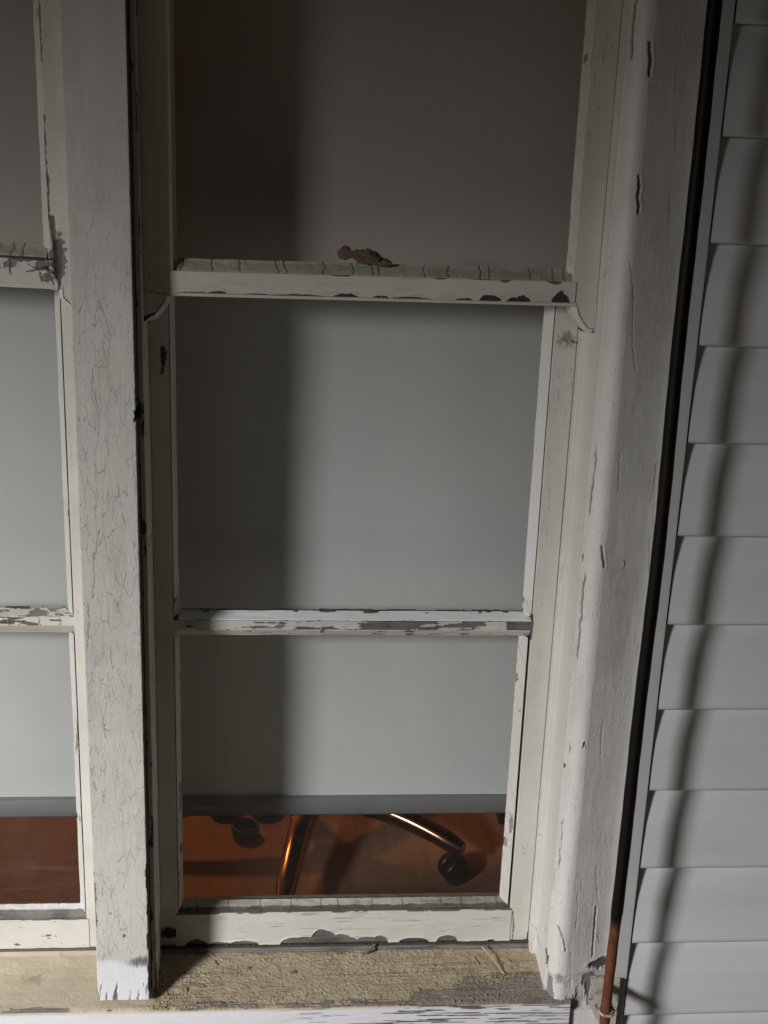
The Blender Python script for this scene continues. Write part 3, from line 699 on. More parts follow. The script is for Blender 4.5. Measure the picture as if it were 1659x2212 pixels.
    def sub(mb_, nm, mat): 
        o = mb_.build(nm, mat, us_cur[0]); o.matrix_parent_inverse = Matrix.Translation(w0.location).inverted() if False else Matrix.Identity(4)
        return o
    us_cur = [us]
    b_ = MB(); b_.sweep([(.0475, zr['up']+.002), (.0465, zr['up']), (.0358, zr['uf']+.0004), (.0358, zr['uf']-.001)], 'X', XS[(XS > ugl) & (XS < usr+.003)] if main else XS[XS < ugr+.004], .7*MM, w_upp, sgn=1, warp=warp); sub(b_, 'glazing_putty', m_puttyo)
    b_ = MB()
    b_.sweep([(ugr-.001, .0475), (ugr, .0465), (usr+.0004, .0357), (usr+.001, .0357)], 'Z', grid_t(zr['up']-.002, ZT, 1.3*MM, (zr['up']-.002, ZF)), .8*MM, w_bead, sgn=1)
    if main: b_.sweep([(usl-.001, .0357), (usl-.0004, .0357), (ugl, .0465), (ugl+.0006, .0475)], 'Z', grid_t(zr['up']+.002, ZT, 1.3*MM, (zr['up']+.002, ZF)), .8*MM, w_bead, sgn=1)
    sub(b_, 'glazing_putty', m_sashz)
    b_ = MB(); b_.box(ugl-.004, ugr+.004, .0472, .0474, zr['up']-.008, ZT-.02) ; 
    b_ = MB(); v = [(ugl-.004, .0474, zr['up']-.008), (ugr+.004, .0474, zr['up']-.008), (ugr+.004, .0474, ZT-.02), (ugl-.004, .0474, ZT-.02)]; b_.add(v, [(0, 1, 2, 3)], None, False); sub(b_, 'glass_pane', m_glassu)
    # --- lower sash
    mb = MB(); zt_ = zr['us']+.02; TZ = grid_t(zr['bb']-.001, zt_, 1.3*MM)
    def seam(w, X, Y, Z, S, n):
        w_stile(w, X, Y, Z, S, n)
    mb.sweep(rp([(sl, .112), (sl, .078), (xa, .078), (xa, .112)], {1: .0012}), 'Z', TZ, fineL, seam, sgn=-1, coarse=(2,))
    mb.sweep(rp([(xb-.0011, .112), (xb-.0011, .078), (sr, .078), (sr, .112)], {2: .0012}), 'Z', TZ, .9*MM, seam, sgn=-1, coarse=(0,))
    XB = XS[(XS > sl-.003) & (XS < sr+.003)] if main else XS[XS < sr+.003]
    mb.sweep(rp([(.112, zr['bf']-.0003), (.077, zr['bf']), (.077, zr['bb']), (.112, zr['bb'])], {1: .0008, 2: .0008}), 'X', XB, .8*MM, w_brail, sgn=1)
    mb.sweep(rp([(.112, zt_), (.0785, zt_), (.0785, zt_-.0222), (.112, zt_-.0222)], {}), 'X', XB, 4*MM, None, sgn=1)
    ls = loc(mb.build('lower_sash', m_sashx if main else m_sashx, w0)); us_cur[0] = ls
    zmf, zmb = zr['mf'], zr['mb']
    XM = XS[(XS > sl-.001) & (XS < sr+.0012)] if main else XS[XS < sr+.0012]
    b_ = MB(); b_.sweep(rp([(.112, zmf), (.0785, zmf), (.0785, zmb), (.112, zmb)], {1: .0006, 2: .0006}), 'X', XM, .6*MM, w_munt, sgn=1); sub(b_, 'muntin', m_sashx)
    b_ = MB(); b_.sweep([(.0905, zr['mg']+.001), (.0890, zr['mg']), (.0782, zmf+.0006), (.0782, zmf-.0004)], 'X', XM[(XM > gl) & (XM < sr)] if main else XM, .7*MM, w_newp, sgn=1); sub(b_, 'glazing_putty', m_puttyo)
    b_ = MB(); b_.sweep([(.0784, zmb+.0004), (.0790, zmb-.0012), (.0870, zr['mc']), (.0905, zr['mc']+.0005)], 'X', XM[(XM > gl-.002) & (XM < sr)] if main else XM, .7*MM, w_mbead, sgn=1); sub(b_, 'glazing_putty', m_puttyo)
    b_ = MB(); b_.sweep([(.0905, zr['bg']+.0012), (.0885, zr['bg']), (.0855, zr['bg']-.0016), (.0786, zr['bf']+.0026), (.0786, zr['bf']-.0005)], 'X', XM[(XM > gl) & (XM < sr)] if main else XM, .7*MM, w_bput, sgn=1); sub(b_, 'glazing_putty', m_puttyo)
    b_ = MB()
    for z1, z2 in ((zr['mg']-.002, zr['us']+.012), (zr['bg']-.003, zr['mc']+.001)):
        g_ = .0030 if (main and z2 < 1.) else .0013
        gr_ = gr+(.0016 if (main and z2 > 1.2) else 0)
        b_.sweep([(gr_-.0016, .0905), (gr_, .0885), (sr-g_, .0782), (sr-g_+.0003, .088), (sr+.0002, .088)], 'Z', grid_t(z1, z2, 1.2*MM), .8*MM, w_bead, sgn=1)
        if main: b_.sweep([(sl+.0006, .084), (sl+.0009, .0782), (gl, .0885), (gl+.0004, .0905)], 'Z', grid_t(z1, z2, 1.2*MM), .8*MM, w_bead, sgn=1)
    sub(b_, 'glazing_putty', m_sashz)
    for z1, z2, mt in ((zr['mg']-.006, zt_-.02, m_glass), (zr['bg']-.006, zr['mc']+.006, m_glass if main else m_glassd)):
        b_ = MB(); v = [(gl-.004, .0903, z1), (gr+.004, .0903, z1), (gr+.004, .0903, z2), (gl-.004, .0903, z2)]; b_.add(v, [(0, 1, 2, 3)], None, False); sub(b_, 'glass_pane', mt)
    # head
    b_ = MB(); b_.box(xa-.01, xb+.02, .0, .12, ZT, ZT+.06); loc(b_.build('head', m_jamb, w0))
    if not main:
        b_ = MB(); b_.box(xa-.09, xa, -.01, .12, .55, ZT+.06); loc(b_.build('casing', m_case, w0))
    return w0
win = build_window(True)
win2 = build_window(False)

# right-hand jamb, parting bead and casing of the main window
zc0 = .531
def w_jamb(w, X, Y, Z, S, n):
    w.h += (fbm(S*80, Z*9, 171, 4)-.5)*.8*MM
    f1, f2, _ = worley(S/.006, (Z+.005*fbm(S*200, Z*50, 172))/.03, 173); on = ss(.60, .7, fbm(S*40, Z*14, 174, 4)); c = (1-ss(.0002, .0009, ed(f2-f1, S, Z)))*on
    w.crack = np.maximum(w.crack, c*.6); w.h -= c*.4*MM
    low = ss(.74, .60, Z); w.chip(np.clip((fbm(S*150, Z*40, 175, 4)-.84+.16*low)*10, -2, 1), .6, .4)
    d = (fbm(S*120, Z*26, 176, 4)-.46)*5*ss(.602, .585, Z)*0
    w.line(np.abs(S-(.0124)+(fbm(Z*70, Z*0, 177, 4)-.5)*.003), .8*MM*ss(.45, .6, fbm(Z*9, Z*0+2, 178, 3)), .5, .8)
b = MB()
b.sweep(rp([(.3152, .112), (.3146, .063), (.3222, .0625), (.3222, .112)], {1: .0014, 2: .0006}), 'Z', grid_t(.556, zb_m*0+at(1255, 715, .066)[2], 1.3*MM), .8*MM, w_jamb, sgn=1, coarse=(2,))
loc(b.build('parting_bead', m_jamb, win))
b = MB()
b.sweep(rp([(.3216, .112), (.3214, .030), (.3216, .0058), (.3262, .0050), (.3262, .02)], {2: .0016}), 'Z', grid_t(.548, ZT, 1.3*MM, (.548, ZF)), .8*MM, w_jamb, sgn=1, coarse=(0,))
loc(b.build('jamb', m_jamb, win))
XC = .3985
def w_case(w, X, Y, Z, S, n):
    w.h += (fbm(X*55, Z*8, 181, 4)-.5)*.9*MM+(fbm(X*160, Z*60, 180, 3)-.5)*.25*MM
    jx_ = X+(fbm(X*130, Z*45, 182, 4)-.5)*.008
    f1, f2, _ = worley(jx_/.011, (Z+(fbm(X*90, Z*90, 189)-.5)*.012)/.042, 183); on = ss(.50, .64, fbm(X*40, Z*17, 184, 4))*ss(1.62, 1.35, Z)
    c = (1-ss(.0003, .0009, ed(f2-f1, S, Z)))*on; w.crack = np.maximum(w.crack, c*.1); w.h -= c*.2*MM
    f1, f2, _ = worley(X/.004, Z/.045, 185); on = ss(.56, .68, fbm(X*60, Z*20, 186, 4)); c = (1-ss(.0003, .0009, ed(f2-f1, S, Z)))*on; w.h -= c*.3*MM; w.crack = np.maximum(w.crack, c*.22)
    yp = -.010
    def gash(pts, wd_, dark=.9, depth=1.6):
        d = pline(X, Z, P2(pts, yp), .5); m = 1-ss(wd_*.35, wd_*.85, d)
        w.crack = np.maximum(w.crack, m*dark); w.h -= m*depth*MM; w.h += .35*MM*np.exp(-((d-wd_*1.3)/(wd_*.5))**2)
    gash([(1403, 92), (1406, 130), (1403, 162)], 2.6*MM); gash([(1403, 170), (1402, 215)], .7*MM, .3, .5)
    gash([(1380, 380), (1382, 405), (1378, 420), (1381, 445), (1379, 460)], 2.2*MM); gash([(1384, 408), (1382, 425)], 1.5*MM, .6)
    gash([(1300, 1180), (1302, 1200), (1306, 1225)], 2.0*MM, .8, 1.2); gash([(1352, 1215), (1356, 1225), (1352, 1232)], .8*MM, .5, 1.)
    gash([(1263, 1604), (1260, 1616)], 2.0*MM, .75, 1.5); gash([(1263, 1604), (1267, 1614)], 1.6*MM, .7, 1.2)
    gash([(1207, 2005), (1218, 2030), (1222, 2056)], 1.5*MM, .8, 1.4)
    gash([(1292, 1970), (1290, 1995), (1288, 2015), (1285, 2060), (1284, 2078)], 1.8*MM, .65, 1.6)
    gash([(1297, 2030), (1299, 2050)], .8*MM, .5, 1.); gash([(1271, 2130), (1268, 2160)], 1.2*MM, .7, 1.)
    for p in ([(1362, 560), (1370, 640), (1368, 740), (1375, 800)], [(1425, 1010), (1420, 1150)], [(1430, 1000), (1415, 1090)], [(1414, 1170), (1411, 1250)], [(1468, 270), (1466, 330)], [(1455, 420), (1452, 480), (1462, 482)], [(1340, 980), (1338, 1060)], [(1290, 1880), (1296, 1960)], [(1393, 1570), (1400, 1610)],
              [(1466, 140), (1464, 200)], [(1303, 1570), (1300, 1650)], [(1250, 1930), (1246, 2010)], [(1235, 2060), (1233, 2140)]):
        w.line(pline(X, Z, P2(p, yp), .9), .8*MM, .5, .25)
    # paint coming off the foot, rust spot
    ft = ss(zc0+.05, zc0+.005, Z)
    w.chip(np.clip((fbm(X*120, Z*35, 187, 4)-.66+.10*ft)*9*ft, -2, 1), .8, .5, bare=.8)
    w.h += (fbm(X*90, Z*50, 190, 4)-.5)*2.2*MM*ft
    g = P2([(1298, 2096)], yp)[0]; d = blob(X, Z, g[0]+.004, g[1], .016, .008, 13, .5); w.chip(d, 1.5, .6, bare=.3); w.crack = np.maximum(w.crack, ss(0, .2, d)*.9)
    g = P2([(1206, 2114)], yp)[0]; w.dirt = np.maximum(w.dirt, ss(-.3, .6, blob(X, Z, g[0], g[1], .005, .007, 14, .6))*.9)
    w.dirt = np.maximum(w.dirt, .22*ss(.5, .7, fbm(X*22, Z*8, 188, 4)))
    # groove between the stop and the rounded edge
    on = ss(.50, .60, fbm(Z*16, Z*0+4, 191, 4)); w.line(np.abs(X-.3250+(fbm(Z*120, Z*0+1, 192, 4)-.5)*.0016)+np.where(Y > -.004, 0, 1), .7*MM*on+1e-6, .5, .7)
b = MB()
arc = [(.3245+.0145*(1-math.cos(a)), .0050-.0150*math.sin(a)) for a in np.linspace(0, math.pi/2, 12)]
b.sweep([(.3245, .03)]+arc+rp([(.3420, -.0098), (XC, .0070), (XC, .03)], {1: .0025}), 'Z', grid_t(zc0, ZT+.06, 1.2*MM, (zc0, ZF)), .85*MM, w_case, sgn=1)
loc(b.build('casing', m_case, win))
# nail near the right horn
def tube(mb, p0, p1, r0, r1, n=10, wob=0., seg=1, seed=0, caps=True):
    p0, p1 = np.array(p0, float), np.array(p1, float); d = p1-p0; d /= np.linalg.norm(d)
    a = np.cross(d, [0, 0, 1.]) if abs(d[2]) < .9 else np.cross(d, [1., 0, 0]); a /= np.linalg.norm(a); c = np.cross(d, a)
    rs = np.random.RandomState(seed); V = []
    for k in range(seg+1):
        t = k/seg; q = p0+(p1-p0)*t+rs.randn(3)*wob*(0 < k < seg); r = r0+(r1-r0)*t
        for j in range(n):
            an = 2*math.pi*j/n; V.append(q+(a*math.cos(an)+c*math.sin(an))*r)
    Fq = [(k*n+j, k*n+(j+1) % n, (k+1)*n+(j+1) % n, (k+1)*n+j) for k in range(seg) for j in range(n)]
    mb.add(V, Fq)
    if caps: mb.add(V[:n], [tuple(range(n))], None, False); mb.add(V[-n:], [tuple(range(n))], None, False)
q = at(1236, 737, .078); b = MB(); tube(b, q+np.array([0, .004, 0]), q-np.array([0, .008, 0]), .001, .001); loc(b.build('nail', m_brown, win))

# ------------------------------------------------------------------ roller shades
def shade(x0, x1, xc, label):
    o = tag(empty('roller_shade', (xc, .186, .68)), label, 'roller shade', 'grey roller shades behind the two windows')
    zt, zb = at(700, 1721, .183)[2], at(700, 1761, .180)[2]
    b = MB()
    def wf(w, X, Y, Z, S, n): w.h = (fbm(X*2.2, Z*2, 201, 3)-.5)*.006+(fbm(X*1.2, Z*26, 202, 3)-.5)*.0012
    b.sweep([(x0, .187), (x1, .187)], 'Z', np.linspace(zt-.004, 2.02, 200), 5*MM, wf, sgn=1); b.sweep([(x0, .1885), (x1, .1885)], 'Z', np.linspace(zt-.004, 2.02, 40), 30*MM, None, sgn=-1)
    loc(b.build('fabric', m_shade, o))
    b = MB(); b.sweep(rp([(.190, zt), (.181, zt), (.179, zt-.003), (.179, zb+.003), (.181, zb), (.190, zb)], {}, 3), 'X', [x0, x1], 30*MM, None, sgn=1, closed=True)
    v = [(x0, .190, zt), (x0, .181, zt), (x0, .179, zt-.003), (x0, .179, zb+.003), (x0, .181, zb), (x0, .190, zb)]; b.add(v, [(0, 1, 2, 3, 4, 5)], None, False); b.add([(x1, y, z) for _, y, z in v], [(5, 4, 3, 2, 1, 0)], None, False)
    loc(b.build('bottom_bar', m_bar, o))
    b = MB(); tube(b, (x0, .205, 2.03), (x1, .205, 2.03), .02, .02, 20); loc(b.build('roller', m_bar, o))
    return o
sh1 = shade(-.134, .338, .10, 'grey roller shade behind the wide window, half in the shadow of the post')
sh2 = shade(-.665, -.195, -.43, 'grey roller shade behind the left window, evenly lit')
a0, a1 = at(412, 1751, .179), at(470, 1741, .179)
b = MB(); b.box(a0[0], a1[0], .1782, .1789, a0[2], a1[2]); loc(b.build('sticker', m_sticker, sh1))

# ------------------------------------------------------------------ rod and its bracket
rt, rb = at(1548, 0, YR), at(1331, 2000, YR)
def rodx(z): return rb[0]+(rt[0]-rb[0])*(z-rb[2])/(rt[2]-rb[2])
b = MB(); rs = np.random.RandomState(3)
ks = np.linspace(.40, 2.0, 120); V = []; n = 16
for k, z in enumerate(ks):
    r = (.0067 if z > at(1325, 2005, YR)[2]+.01 else .0059)+.00015*math.sin(z*90)+rs.randn()*.00006
    for j in range(n): V.append((rodx(z)+.0011*math.sin(z*7)+.0006*math.sin(z*17+1)+r*math.cos(2*math.pi*j/n), YR+r*math.sin(2*math.pi*j/n), z))
b.add(V, [(k*n+j, k*n+(j+1) % n, (k+1)*n+(j+1) % n, (k+1)*n+j) for k in range(len(ks)-1) for j in range(n)])
rod = tag(b.build('metal_rod', m_rod), 'long thin upright metal rod, black above and rusty below, between casing and siding', 'rod')

zbr = at(1318, 2182, YR)[2]; xr = rodx(zbr)
brk = tag(empty('rod_bracket', (xr-.01, -.004, zbr)), 'small pale metal bracket gripping the foot of the rusty rod', 'bracket')
b = MB()
xl = at(1273, 2118, -.0045)[0]; xrr = xl+.034; zt_ = zbr
def plate(pts_top, z0_, z1_, mb):
    n_ = len(pts_top); v = [(x, y, z1_) for x, y in pts_top]+[(x, y, z0_) for x, y in pts_top]
    mb.add(v, [tuple(range(n_))], None, False); mb.add(v, [tuple(range(2*n_-1, n_-1, -1))], None, False)
    mb.add(v, [(i, (i+1) % n_, n_+(i+1) % n_, n_+i) for i in range(n_)], None, False)
# horizontal tab with rounded eye
eye = [(xr+.0092*math.cos(a), YR+.0092*math.sin(a)) for a in np.linspace(math.radians(-205), math.radians(15), 18)]
plate([(xl, -.006)]+eye+[(xl+.017, -.006)], zt_-.0028, zt_, b)
loc(b.build('tab', m_brk, brk))
b = MB(); v = []
hp = [(xl, zt_+.0005), (xrr, zt_+.0005), (xrr, zt_-.075), (xl+.010, zt_-.055), (xl-.0015, zt_-.030)]
n_ = len(hp); v = [(x, -.0150, z) for x, z in hp]+[(x, -.0118, z) for x, z in hp]
b.add(v, [tuple(range(n_))], None, False); b.add(v, [tuple(range(2*n_-1, n_-1, -1))], None, False); b.add(v, [(i, (i+1) % n_, n_+(i+1) % n_, n_+i) for i in range(n_)], None, False)
loc(b.build('wall_plate', m_brk, brk))
b = MB(); bx_, bz_ = at(1291, 2163, -.008)[[0, 2]]
tube(b, (bx_, -.0148, bz_), (bx_, -.0178, bz_), .0045, .0040, 6); tube(b, (bx_, -.0178, bz_), (bx_, -.0205, bz_), .0026, .0022, 10); loc(b.build('bolt', m_rod, brk))
b = MB()
for z1 in (zt_+.0004, zt_-.0036):
    th = np.linspace(0, 2*math.pi, 20, endpoint=False); V = [(xr+r*math.cos(a), YR+r*math.sin(a), z1+dz) for r, dz in ((.0066, 0), (.0078, .0012), (.0086, 0)) for a in th]
    b.add(V, [(k*20+j, k*20+(j+1) % 20, (k+1)*20+(j+1) % 20, (k+1)*20+j) for k in range(2) for j in range(20)])
loc(b.build('collar', m_rod, brk))

# ------------------------------------------------------------------ inside: office chair, rug, odds and ends
hub = atz(679, 1706, .12); R5 = .335
ch = empty('office_chair', (hub[0], hub[1], 0)); 
tag(ch, 'office chair on chromed star base with black castors behind the window', 'office chair')
def leg_mesh():
    mb = MB(); ns, nk = 16, 14; V = []
    for k in range(nk+1):
        t = k/nk; x = .025+t*(R5-.012); hw = .030-.010*t; hh = .026-.009*t
        z = .112+.020*math.sin(t*math.pi*.6)-.055*t*t+.004
        sc_ = 1 if k < nk else .72
        for j in range(ns):
            a = 2*math.pi*j/ns; c, s = math.cos(a), math.sin(a)
            V.append((x+(.006 if k == nk else 0), hw*sc_*math.copysign(abs(c)**.75, c), z+hh*sc_*math.copysign(abs(s)**.8, s)))
    mb.add(V, [(k*ns+j, k*ns+(j+1) % ns, (k+1)*ns+(j+1) % ns, (k+1)*ns+j) for k in range(nk) for j in range(ns)])
    mb.add(V[-ns:], [tuple(range(ns))], None, True)
    return mb
def disc(mb, c, ax, r, h, n=24, bev=.15):
    """a wheel with rounded shoulders; ax = unit axis"""
    c, ax = np.array(c, float), np.array(ax, float); a = np.cross(ax, [0, 0, 1.]); a = a/np.linalg.norm(a) if np.linalg.norm(a) > .1 else np.array([1., 0, 0]); d = np.cross(ax, a)
    V = []; rings = [(-.5, .0), (-.5, .82), (-.36, 1.), (.36, 1.), (.5, .82), (.5, .0)]
    for tt, rr in rings:
        for j in range(n):
            an = 2*math.pi*j/n; V.append(c+ax*h*tt+(a*math.cos(an)+d*math.sin(an))*r*max(rr, .001))
    mb.add(V, [(k*n+j, k*n+(j+1) % n, (k+1)*n+(j+1) % n, (k+1)*n+j) for k in range(5) for j in range(n)])
def hood(mb, r, w_):
    n, m = 18, 5; V = []
    for k in range(m):
        y = -w_/2+w_*k/(m-1); rr = r*(1.06 if 0 < k < m-1 else .92)
        for j in range(n):
            an = math.pi*(.02+.62*j/(n-1)); V.append((rr*math.cos(an), y, .0275+rr*math.sin(an)))
        for j in range(n):
            an = math.pi*(.02+.62*(n-1-j)/(n-1)); V.append((rr*.88*math.cos(an), y, .0275+rr*.88*math.sin(an)))
    N2 = 2*n
    mb.add(V, [(k*N2+j, k*N2+(j+1) % N2, (k+1)*N2+(j+1) % N2, (k+1)*N2+j) for k in range(m-1) for j in range(N2)])
    mb.add(V[:N2], [tuple(range(N2))], None, False); mb.add(V[-N2:], [tuple(range(N2))], None, False)
angs = [-30, -101, 188, 116, 44]
swiv = [18, 20, 160, 70, -50]
leg0 = None
for i, a in enumerate(angs):
    if leg0 is None: lg = leg0 = leg_mesh().build('leg', m_chrome, ch)
    else: lg = leg0.copy(); sc.collection.objects.link(lg); lg.parent = ch
    lg.rotation_euler = (0, 0, math.radians(a))
    if i == 0:
        b = MB(); hood(b, .029, .046); tube(b, (.012, 0, .050), (.012, 0, .078), .0075, .0065, 12); cs = b.build('caster', m_black, ch)
        b = MB(); disc(b, (0, -.0155, .0275), (0, 1, 0), .0272, .019); wl = b.build('wheel', m_black, cs)
        b = MB(); disc(b, (0, .0155, .0275), (0, 1, 0), .0272, .019); wr = b.build('wheel', m_black, cs)
        cas0 = (cs, wl, wr)
    else:
        cs = cas0[0].copy(); sc.collection.objects.link(cs); cs.parent = ch
        for w_ in cas0[1:]:
            q_ = w_.copy(); sc.collection.objects.link(q_); q_.parent = cs
    cs.location = (R5*math.cos(math.radians(a)), R5*math.sin(math.radians(a)), 0); cs.rotation_euler = (0, 0, math.radians(swiv[i]))
b = MB(); tube(b, (0, 0, .085), (0, 0, .16), .048, .034, 24); b.build('hub', m_chrome, ch)
b = MB(); tube(b, (0, 0, .15), (0, 0, .42), .025, .025, 24); tube(b, (0, 0, .30), (0, 0, .44), .014, .014, 16); b.build('gas_column', m_black, ch)
def cushion(mb, cx_, cy_, cz_, sx, sy, sz, p=4, n=28, m=14):
    V = []
    for k in range(m+1):
        ph = -math.pi/2+math.pi*k/m
        for j in range(n):
            th = 2*math.pi*j/n; f = lambda v: math.copysign(abs(v)**(2/p), v)
            V.append((cx_+sx*f(math.cos(ph))*f(math.cos(th)), cy_+sy*f(math.cos(ph))*f(math.sin(th)), cz_+sz*f(math.sin(ph))))
    mb.add(V, [(k*n+j, k*n+(j+1) % n, (k+1)*n+(j+1) % n, (k+1)*n+j) for k in range(m) for j in range(n)])
b = MB(); cushion(b, 0, 0, .48, .24, .23, .045); b.build('seat', m_dark, ch)
b = MB(); cushion(b, .02, .24, .80, .21, .04, .25); b.build('backrest', m_dark, ch)
b = MB(); tube(b, (0, .08, .44), (.01, .26, .47), .014, .014, 12); tube(b, (.01, .26, .47), (.02, .27, .75), .014, .012, 12); b.build('back_support', m_black, ch)

# round black things on the floor under the shade's edge
def ring(px_, py_, r, h, label, wall_=.006, grp=None):
    q = atz(px_, py_, 0); o = MB(); n = 32; V = []
    pr = [(r-wall_, .004), (r-wall_, h-.002), (r-wall_+.002, h), (r-.002, h), (r, h-.003), (r, .004), (r-.003, 0.0)]
    for rr_, z in pr:
        for j in range(n): V.append((rr_*math.cos(2*math.pi*j/n), rr_*math.sin(2*math.pi*j/n), z))
    o.add(V, [(k*n+j, k*n+(j+1) % n, (k+1)*n+(j+1) % n, (k+1)*n+j) for k in range(len(pr)-1) for j in range(n)])
    o.add([(r-wall_+.001, 0, .004)]+[((r-wall_)*math.cos(2*math.pi*j/n), (r-wall_)*math.sin(2*math.pi*j/n), .004) for j in range(n)], [tuple(range(1, n+1))], None, False)
    ob = o.build('black_dish', m_black); ob.location = (q[0], q[1], .0075)
    return tag(ob, label, 'dish', grp)
ring(530, 1806, .031, .022, 'small round black dish on the floor, nearest of the three, left of the chrome leg')
ring(485, 1757, .036, .012, 'low black dish mostly hidden under the shade bar, further left of the two')
ring(573, 1757, .036, .012, 'low black dish mostly hidden under the shade bar, just left of the chrome leg')
q = atz(1085, 1776, 0); b = MB(); b.sweep(rp([(-.02, -.02), (.02, -.02), (.02, .02), (-.02, .02)], {}), 'Z', [0, .25], 40*MM, None, closed=True, sgn=1); b.add([(-.017, -.017, .25), (.017, -.017, .25), (.017, .017, .25), (-.017, .017, .25)], [(0, 1, 2, 3)], None, False)
o = b.build('black_stand', m_black); o.location = (q[0]+.01, q[1]+.01, 0.0005); tag(o, 'dark square foot of a stand at the right edge of the lowest pane', 'stand')
# wood curl by the castor
q0, q1 = atz(1002, 1872, .006), atz(1028, 1862, .004); b = MB(); tube(b, q0, q1, .002, .001, 8, .002, 5, 2); tag(b.build('wood_curl', m_floor), 'thin curled shaving on the floor beside the front castor', 'shaving')

# ------------------------------------------------------------------ bits on the window
def on_sill(px_, py_):
    g = at(px_, py_, 0.); v = g-CAM; tt = (zsill(0)-CAM[2]-.142*CAM[1])/(v[2]-.142*v[1]); tt = (zsill(0)-CAM[2]+.142*CAM[1])/(v[2]-.142*v[1]); return CAM+v*tt
def stick(name, pts, r, mat, label, cat, lift=.001):
    q = [on_sill(*p)+np.array([0, 0, lift+dz]) for p, dz in pts]; b = MB(); rs = np.random.RandomState(len(label))
    for k in range(len(q)-1): tube(b, q[k], q[k+1], r*(1-.35*k/len(q)), r*(1-.35*(k+1)/len(q)), 7, r*.5, 4, 3+k)
    return tag(b.build(name, mat), label, cat)
stick('splinter', [((1041, 2058), .008), ((1062, 2078), .006), ((1090, 2108), .001)], .0011, m_twig, 'longest straw splinter on the sill by the right casing', 'splinter')
stick('splinter', [((1022, 2072), .002), ((1034, 2087), .001)], .0007, m_twig, 'short straw splinter left of the longest one on the sill', 'splinter')
stick('leaf_scrap', [((782, 2070), .006), ((797, 2066), .007), ((809, 2056), .009)], .0018, m_leaf, 'curled grey scrap on the back of the sill', 'leaf scrap')
stick('splinter', [((464, 2078), .001), ((464, 2092), .003)], .0007, m_twig, 'tiny pale sliver standing on the sill near the post shadow', 'splinter')
def lump(name, c, r, seed, mat, sq=(1, 1, 1), n=14, m=9):
    V = []; rs = np.random.RandomState(seed)
    for k in range(m+1):
        ph = -math.pi/2+math.pi*k/m
        for j in range(n):
            th = 2*math.pi*j/n; d = np.array([math.cos(ph)*math.cos(th), math.cos(ph)*math.sin(th), math.sin(ph)])
            nn = .75+.6*float(fbm(np.array(d[0]*1.7+seed), np.array(d[1]*1.7+d[2]*1.3), seed, 3)); V.append(np.array(c)+d*r*nn*np.array(sq))
    return V, [(k*n+j, k*n+(j+1) % n, (k+1)*n+(j+1) % n, (k+1)*n+j) for k in range(m) for j in range(n)]
for (px_, py_), r, lab in (((328, 2118), .0045, 'largest grey crumb beside the foot of the post'), ((345, 2103), .0022, 'pale little crumb right of the largest one'), ((312, 2140), .0035, 'flat grey crumb in front of the foot of the post'), ((352, 2080+35), .0018, 'smallest crumb of the three right of the post foot'), ((538, 2092), .0022, 'dark brown crumb in the middle of the left half of the sill'), ((441, 2092+40), .0018, 'brown crumb near the front of the sill'), ((636, 2110-10), .0024, 'dark split crumb right of the middle of the sill')):
    q = on_sill(px_, py_); b = MB(); b.add(*lump('c', q+np.array([0, 0, r*.25]), r, int(px_), m_gr, (1.2, 1., .55))); tag(b.build('crumb', m_gr), lab, 'crumb', 'crumbs of dirt on the sill')
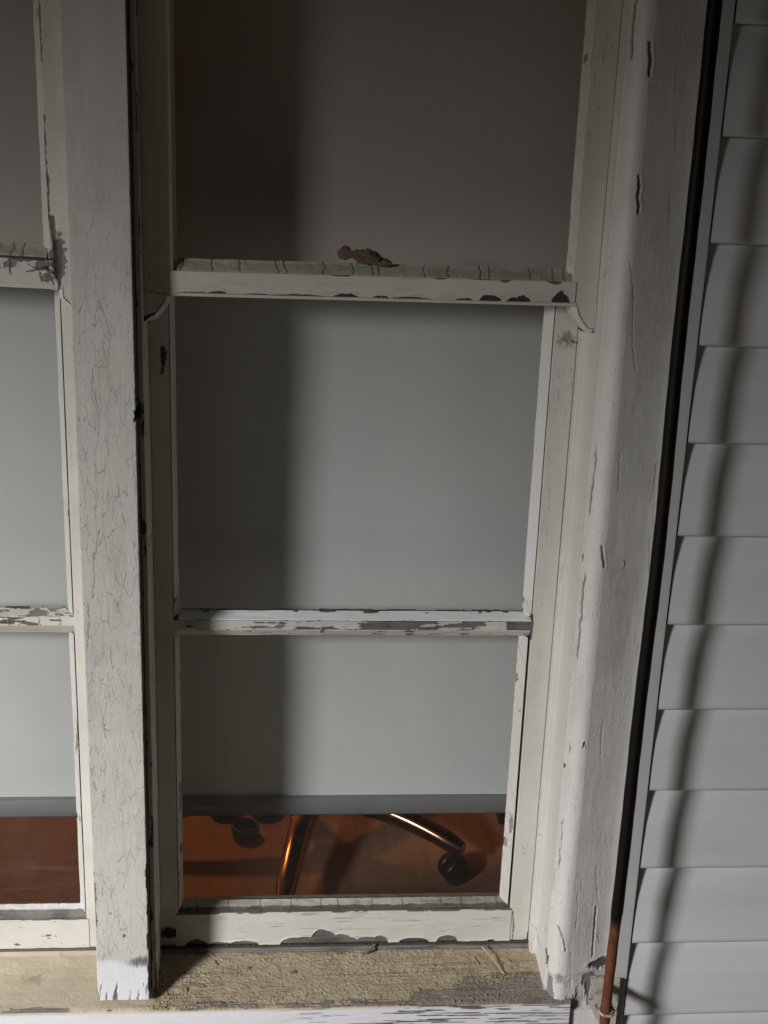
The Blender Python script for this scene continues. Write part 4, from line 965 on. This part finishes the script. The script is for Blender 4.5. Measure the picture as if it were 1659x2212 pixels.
# fine grit: nobody could count it
rs = np.random.RandomState(11); b = MB()
TV, TF = lump('g', (0, 0, 0), 1, 3, m_gr, (1, 1, 1), 5, 3); TV = np.array(TV); TF = np.array(TF)
for i in range(1500):
    if rs.rand() < .22: x = -.140+abs(rs.randn())*.022; y = .0+rs.randn()*.012-.006
    elif rs.rand() < .3: x = .30-abs(rs.randn())*.05; y = .04+rs.randn()*.02
    else: x = rs.uniform(-.14, .315); y = rs.uniform(-.022, .070)
    if x > .318 or y > .0705 or y < ys0+.0015 or (XL-.002 < x < XR+.004 and y > -.004): continue
    r = .0003+abs(rs.randn())*.00040; s_ = np.array([r*rs.uniform(.8, 3.2), r, r*.7]); an = rs.uniform(0, 3.14)
    v = TV*s_; v = np.stack([v[:, 0]*math.cos(an)-v[:, 1]*math.sin(an), v[:, 0]*math.sin(an)+v[:, 1]*math.cos(an), v[:, 2]], 1)+np.array([x, y, zsill(y)+r*.5])
    w_ = np.zeros((len(v), 4)); b.add(v, TF, w_)
m_grit = simple('grit', (.38, .31, .20), .95, 0, 700, .75, .0002)
tag(b.build('grit', m_grit), 'fine sandy grit and wood dust scattered over the sill', 'grit', None, 'stuff')

# dried brown remains stuck on the pane above the meeting rail
b = MB()
def strip(path, wd_, th, seed, y0_):
    pts = np.array([at(px_, py_, y0_)[[0, 2]] for px_, py_ in path]); V = []; n = 10; K = 26; rs_ = np.random.RandomState(seed)
    tt = np.linspace(0, 1, K); seg = np.linspace(0, len(pts)-1, K)
    for k in range(K):
        i = min(int(seg[k]), len(pts)-2); f = seg[k]-i; c_ = pts[i]*(1-f)+pts[i+1]*f; tg = pts[i+1]-pts[i]; tg /= np.linalg.norm(tg); nn = np.array([-tg[1], tg[0]])
        ww = np.interp(tt[k], np.linspace(0, 1, len(wd_)), wd_)*(1+.16*rs_.randn())
        for j in range(n):
            a = 2*math.pi*j/n; o_ = nn*math.cos(a)*ww; V.append((c_[0]+o_[0], y0_-.002+th*math.sin(a)*(1+.2*rs_.randn()), c_[1]+o_[1]))
    b.add(V, [(k*n+j, k*n+(j+1) % n, (k+1)*n+(j+1) % n, (k+1)*n+j) for k in range(K-1) for j in range(n)]); b.add(V[:n], [tuple(range(n))]); b.add(V[-n:], [tuple(range(n))])
strip([(736, 536), (746, 548), (765, 549), (790, 553), (822, 553)], [.0052, .0078, .0045, .0045, .0058, .0062, .0022], .0022, 1, .044)
strip([(770, 560), (800, 562), (830, 566), (846, 570)], [.003, .0042, .0045, .004, .002], .0022, 2, .043)
strip([(795, 550), (818, 560)], [.003, .004, .0025], .0028, 3, .041)
tag(b.build('dried_mud', m_brown), 'brown dried mud remnant stuck to the upper pane just above the rail', 'mud remnant')
print('verts', sum(len(o.data.vertices) for o in bpy.data.objects if o.type == 'MESH'))
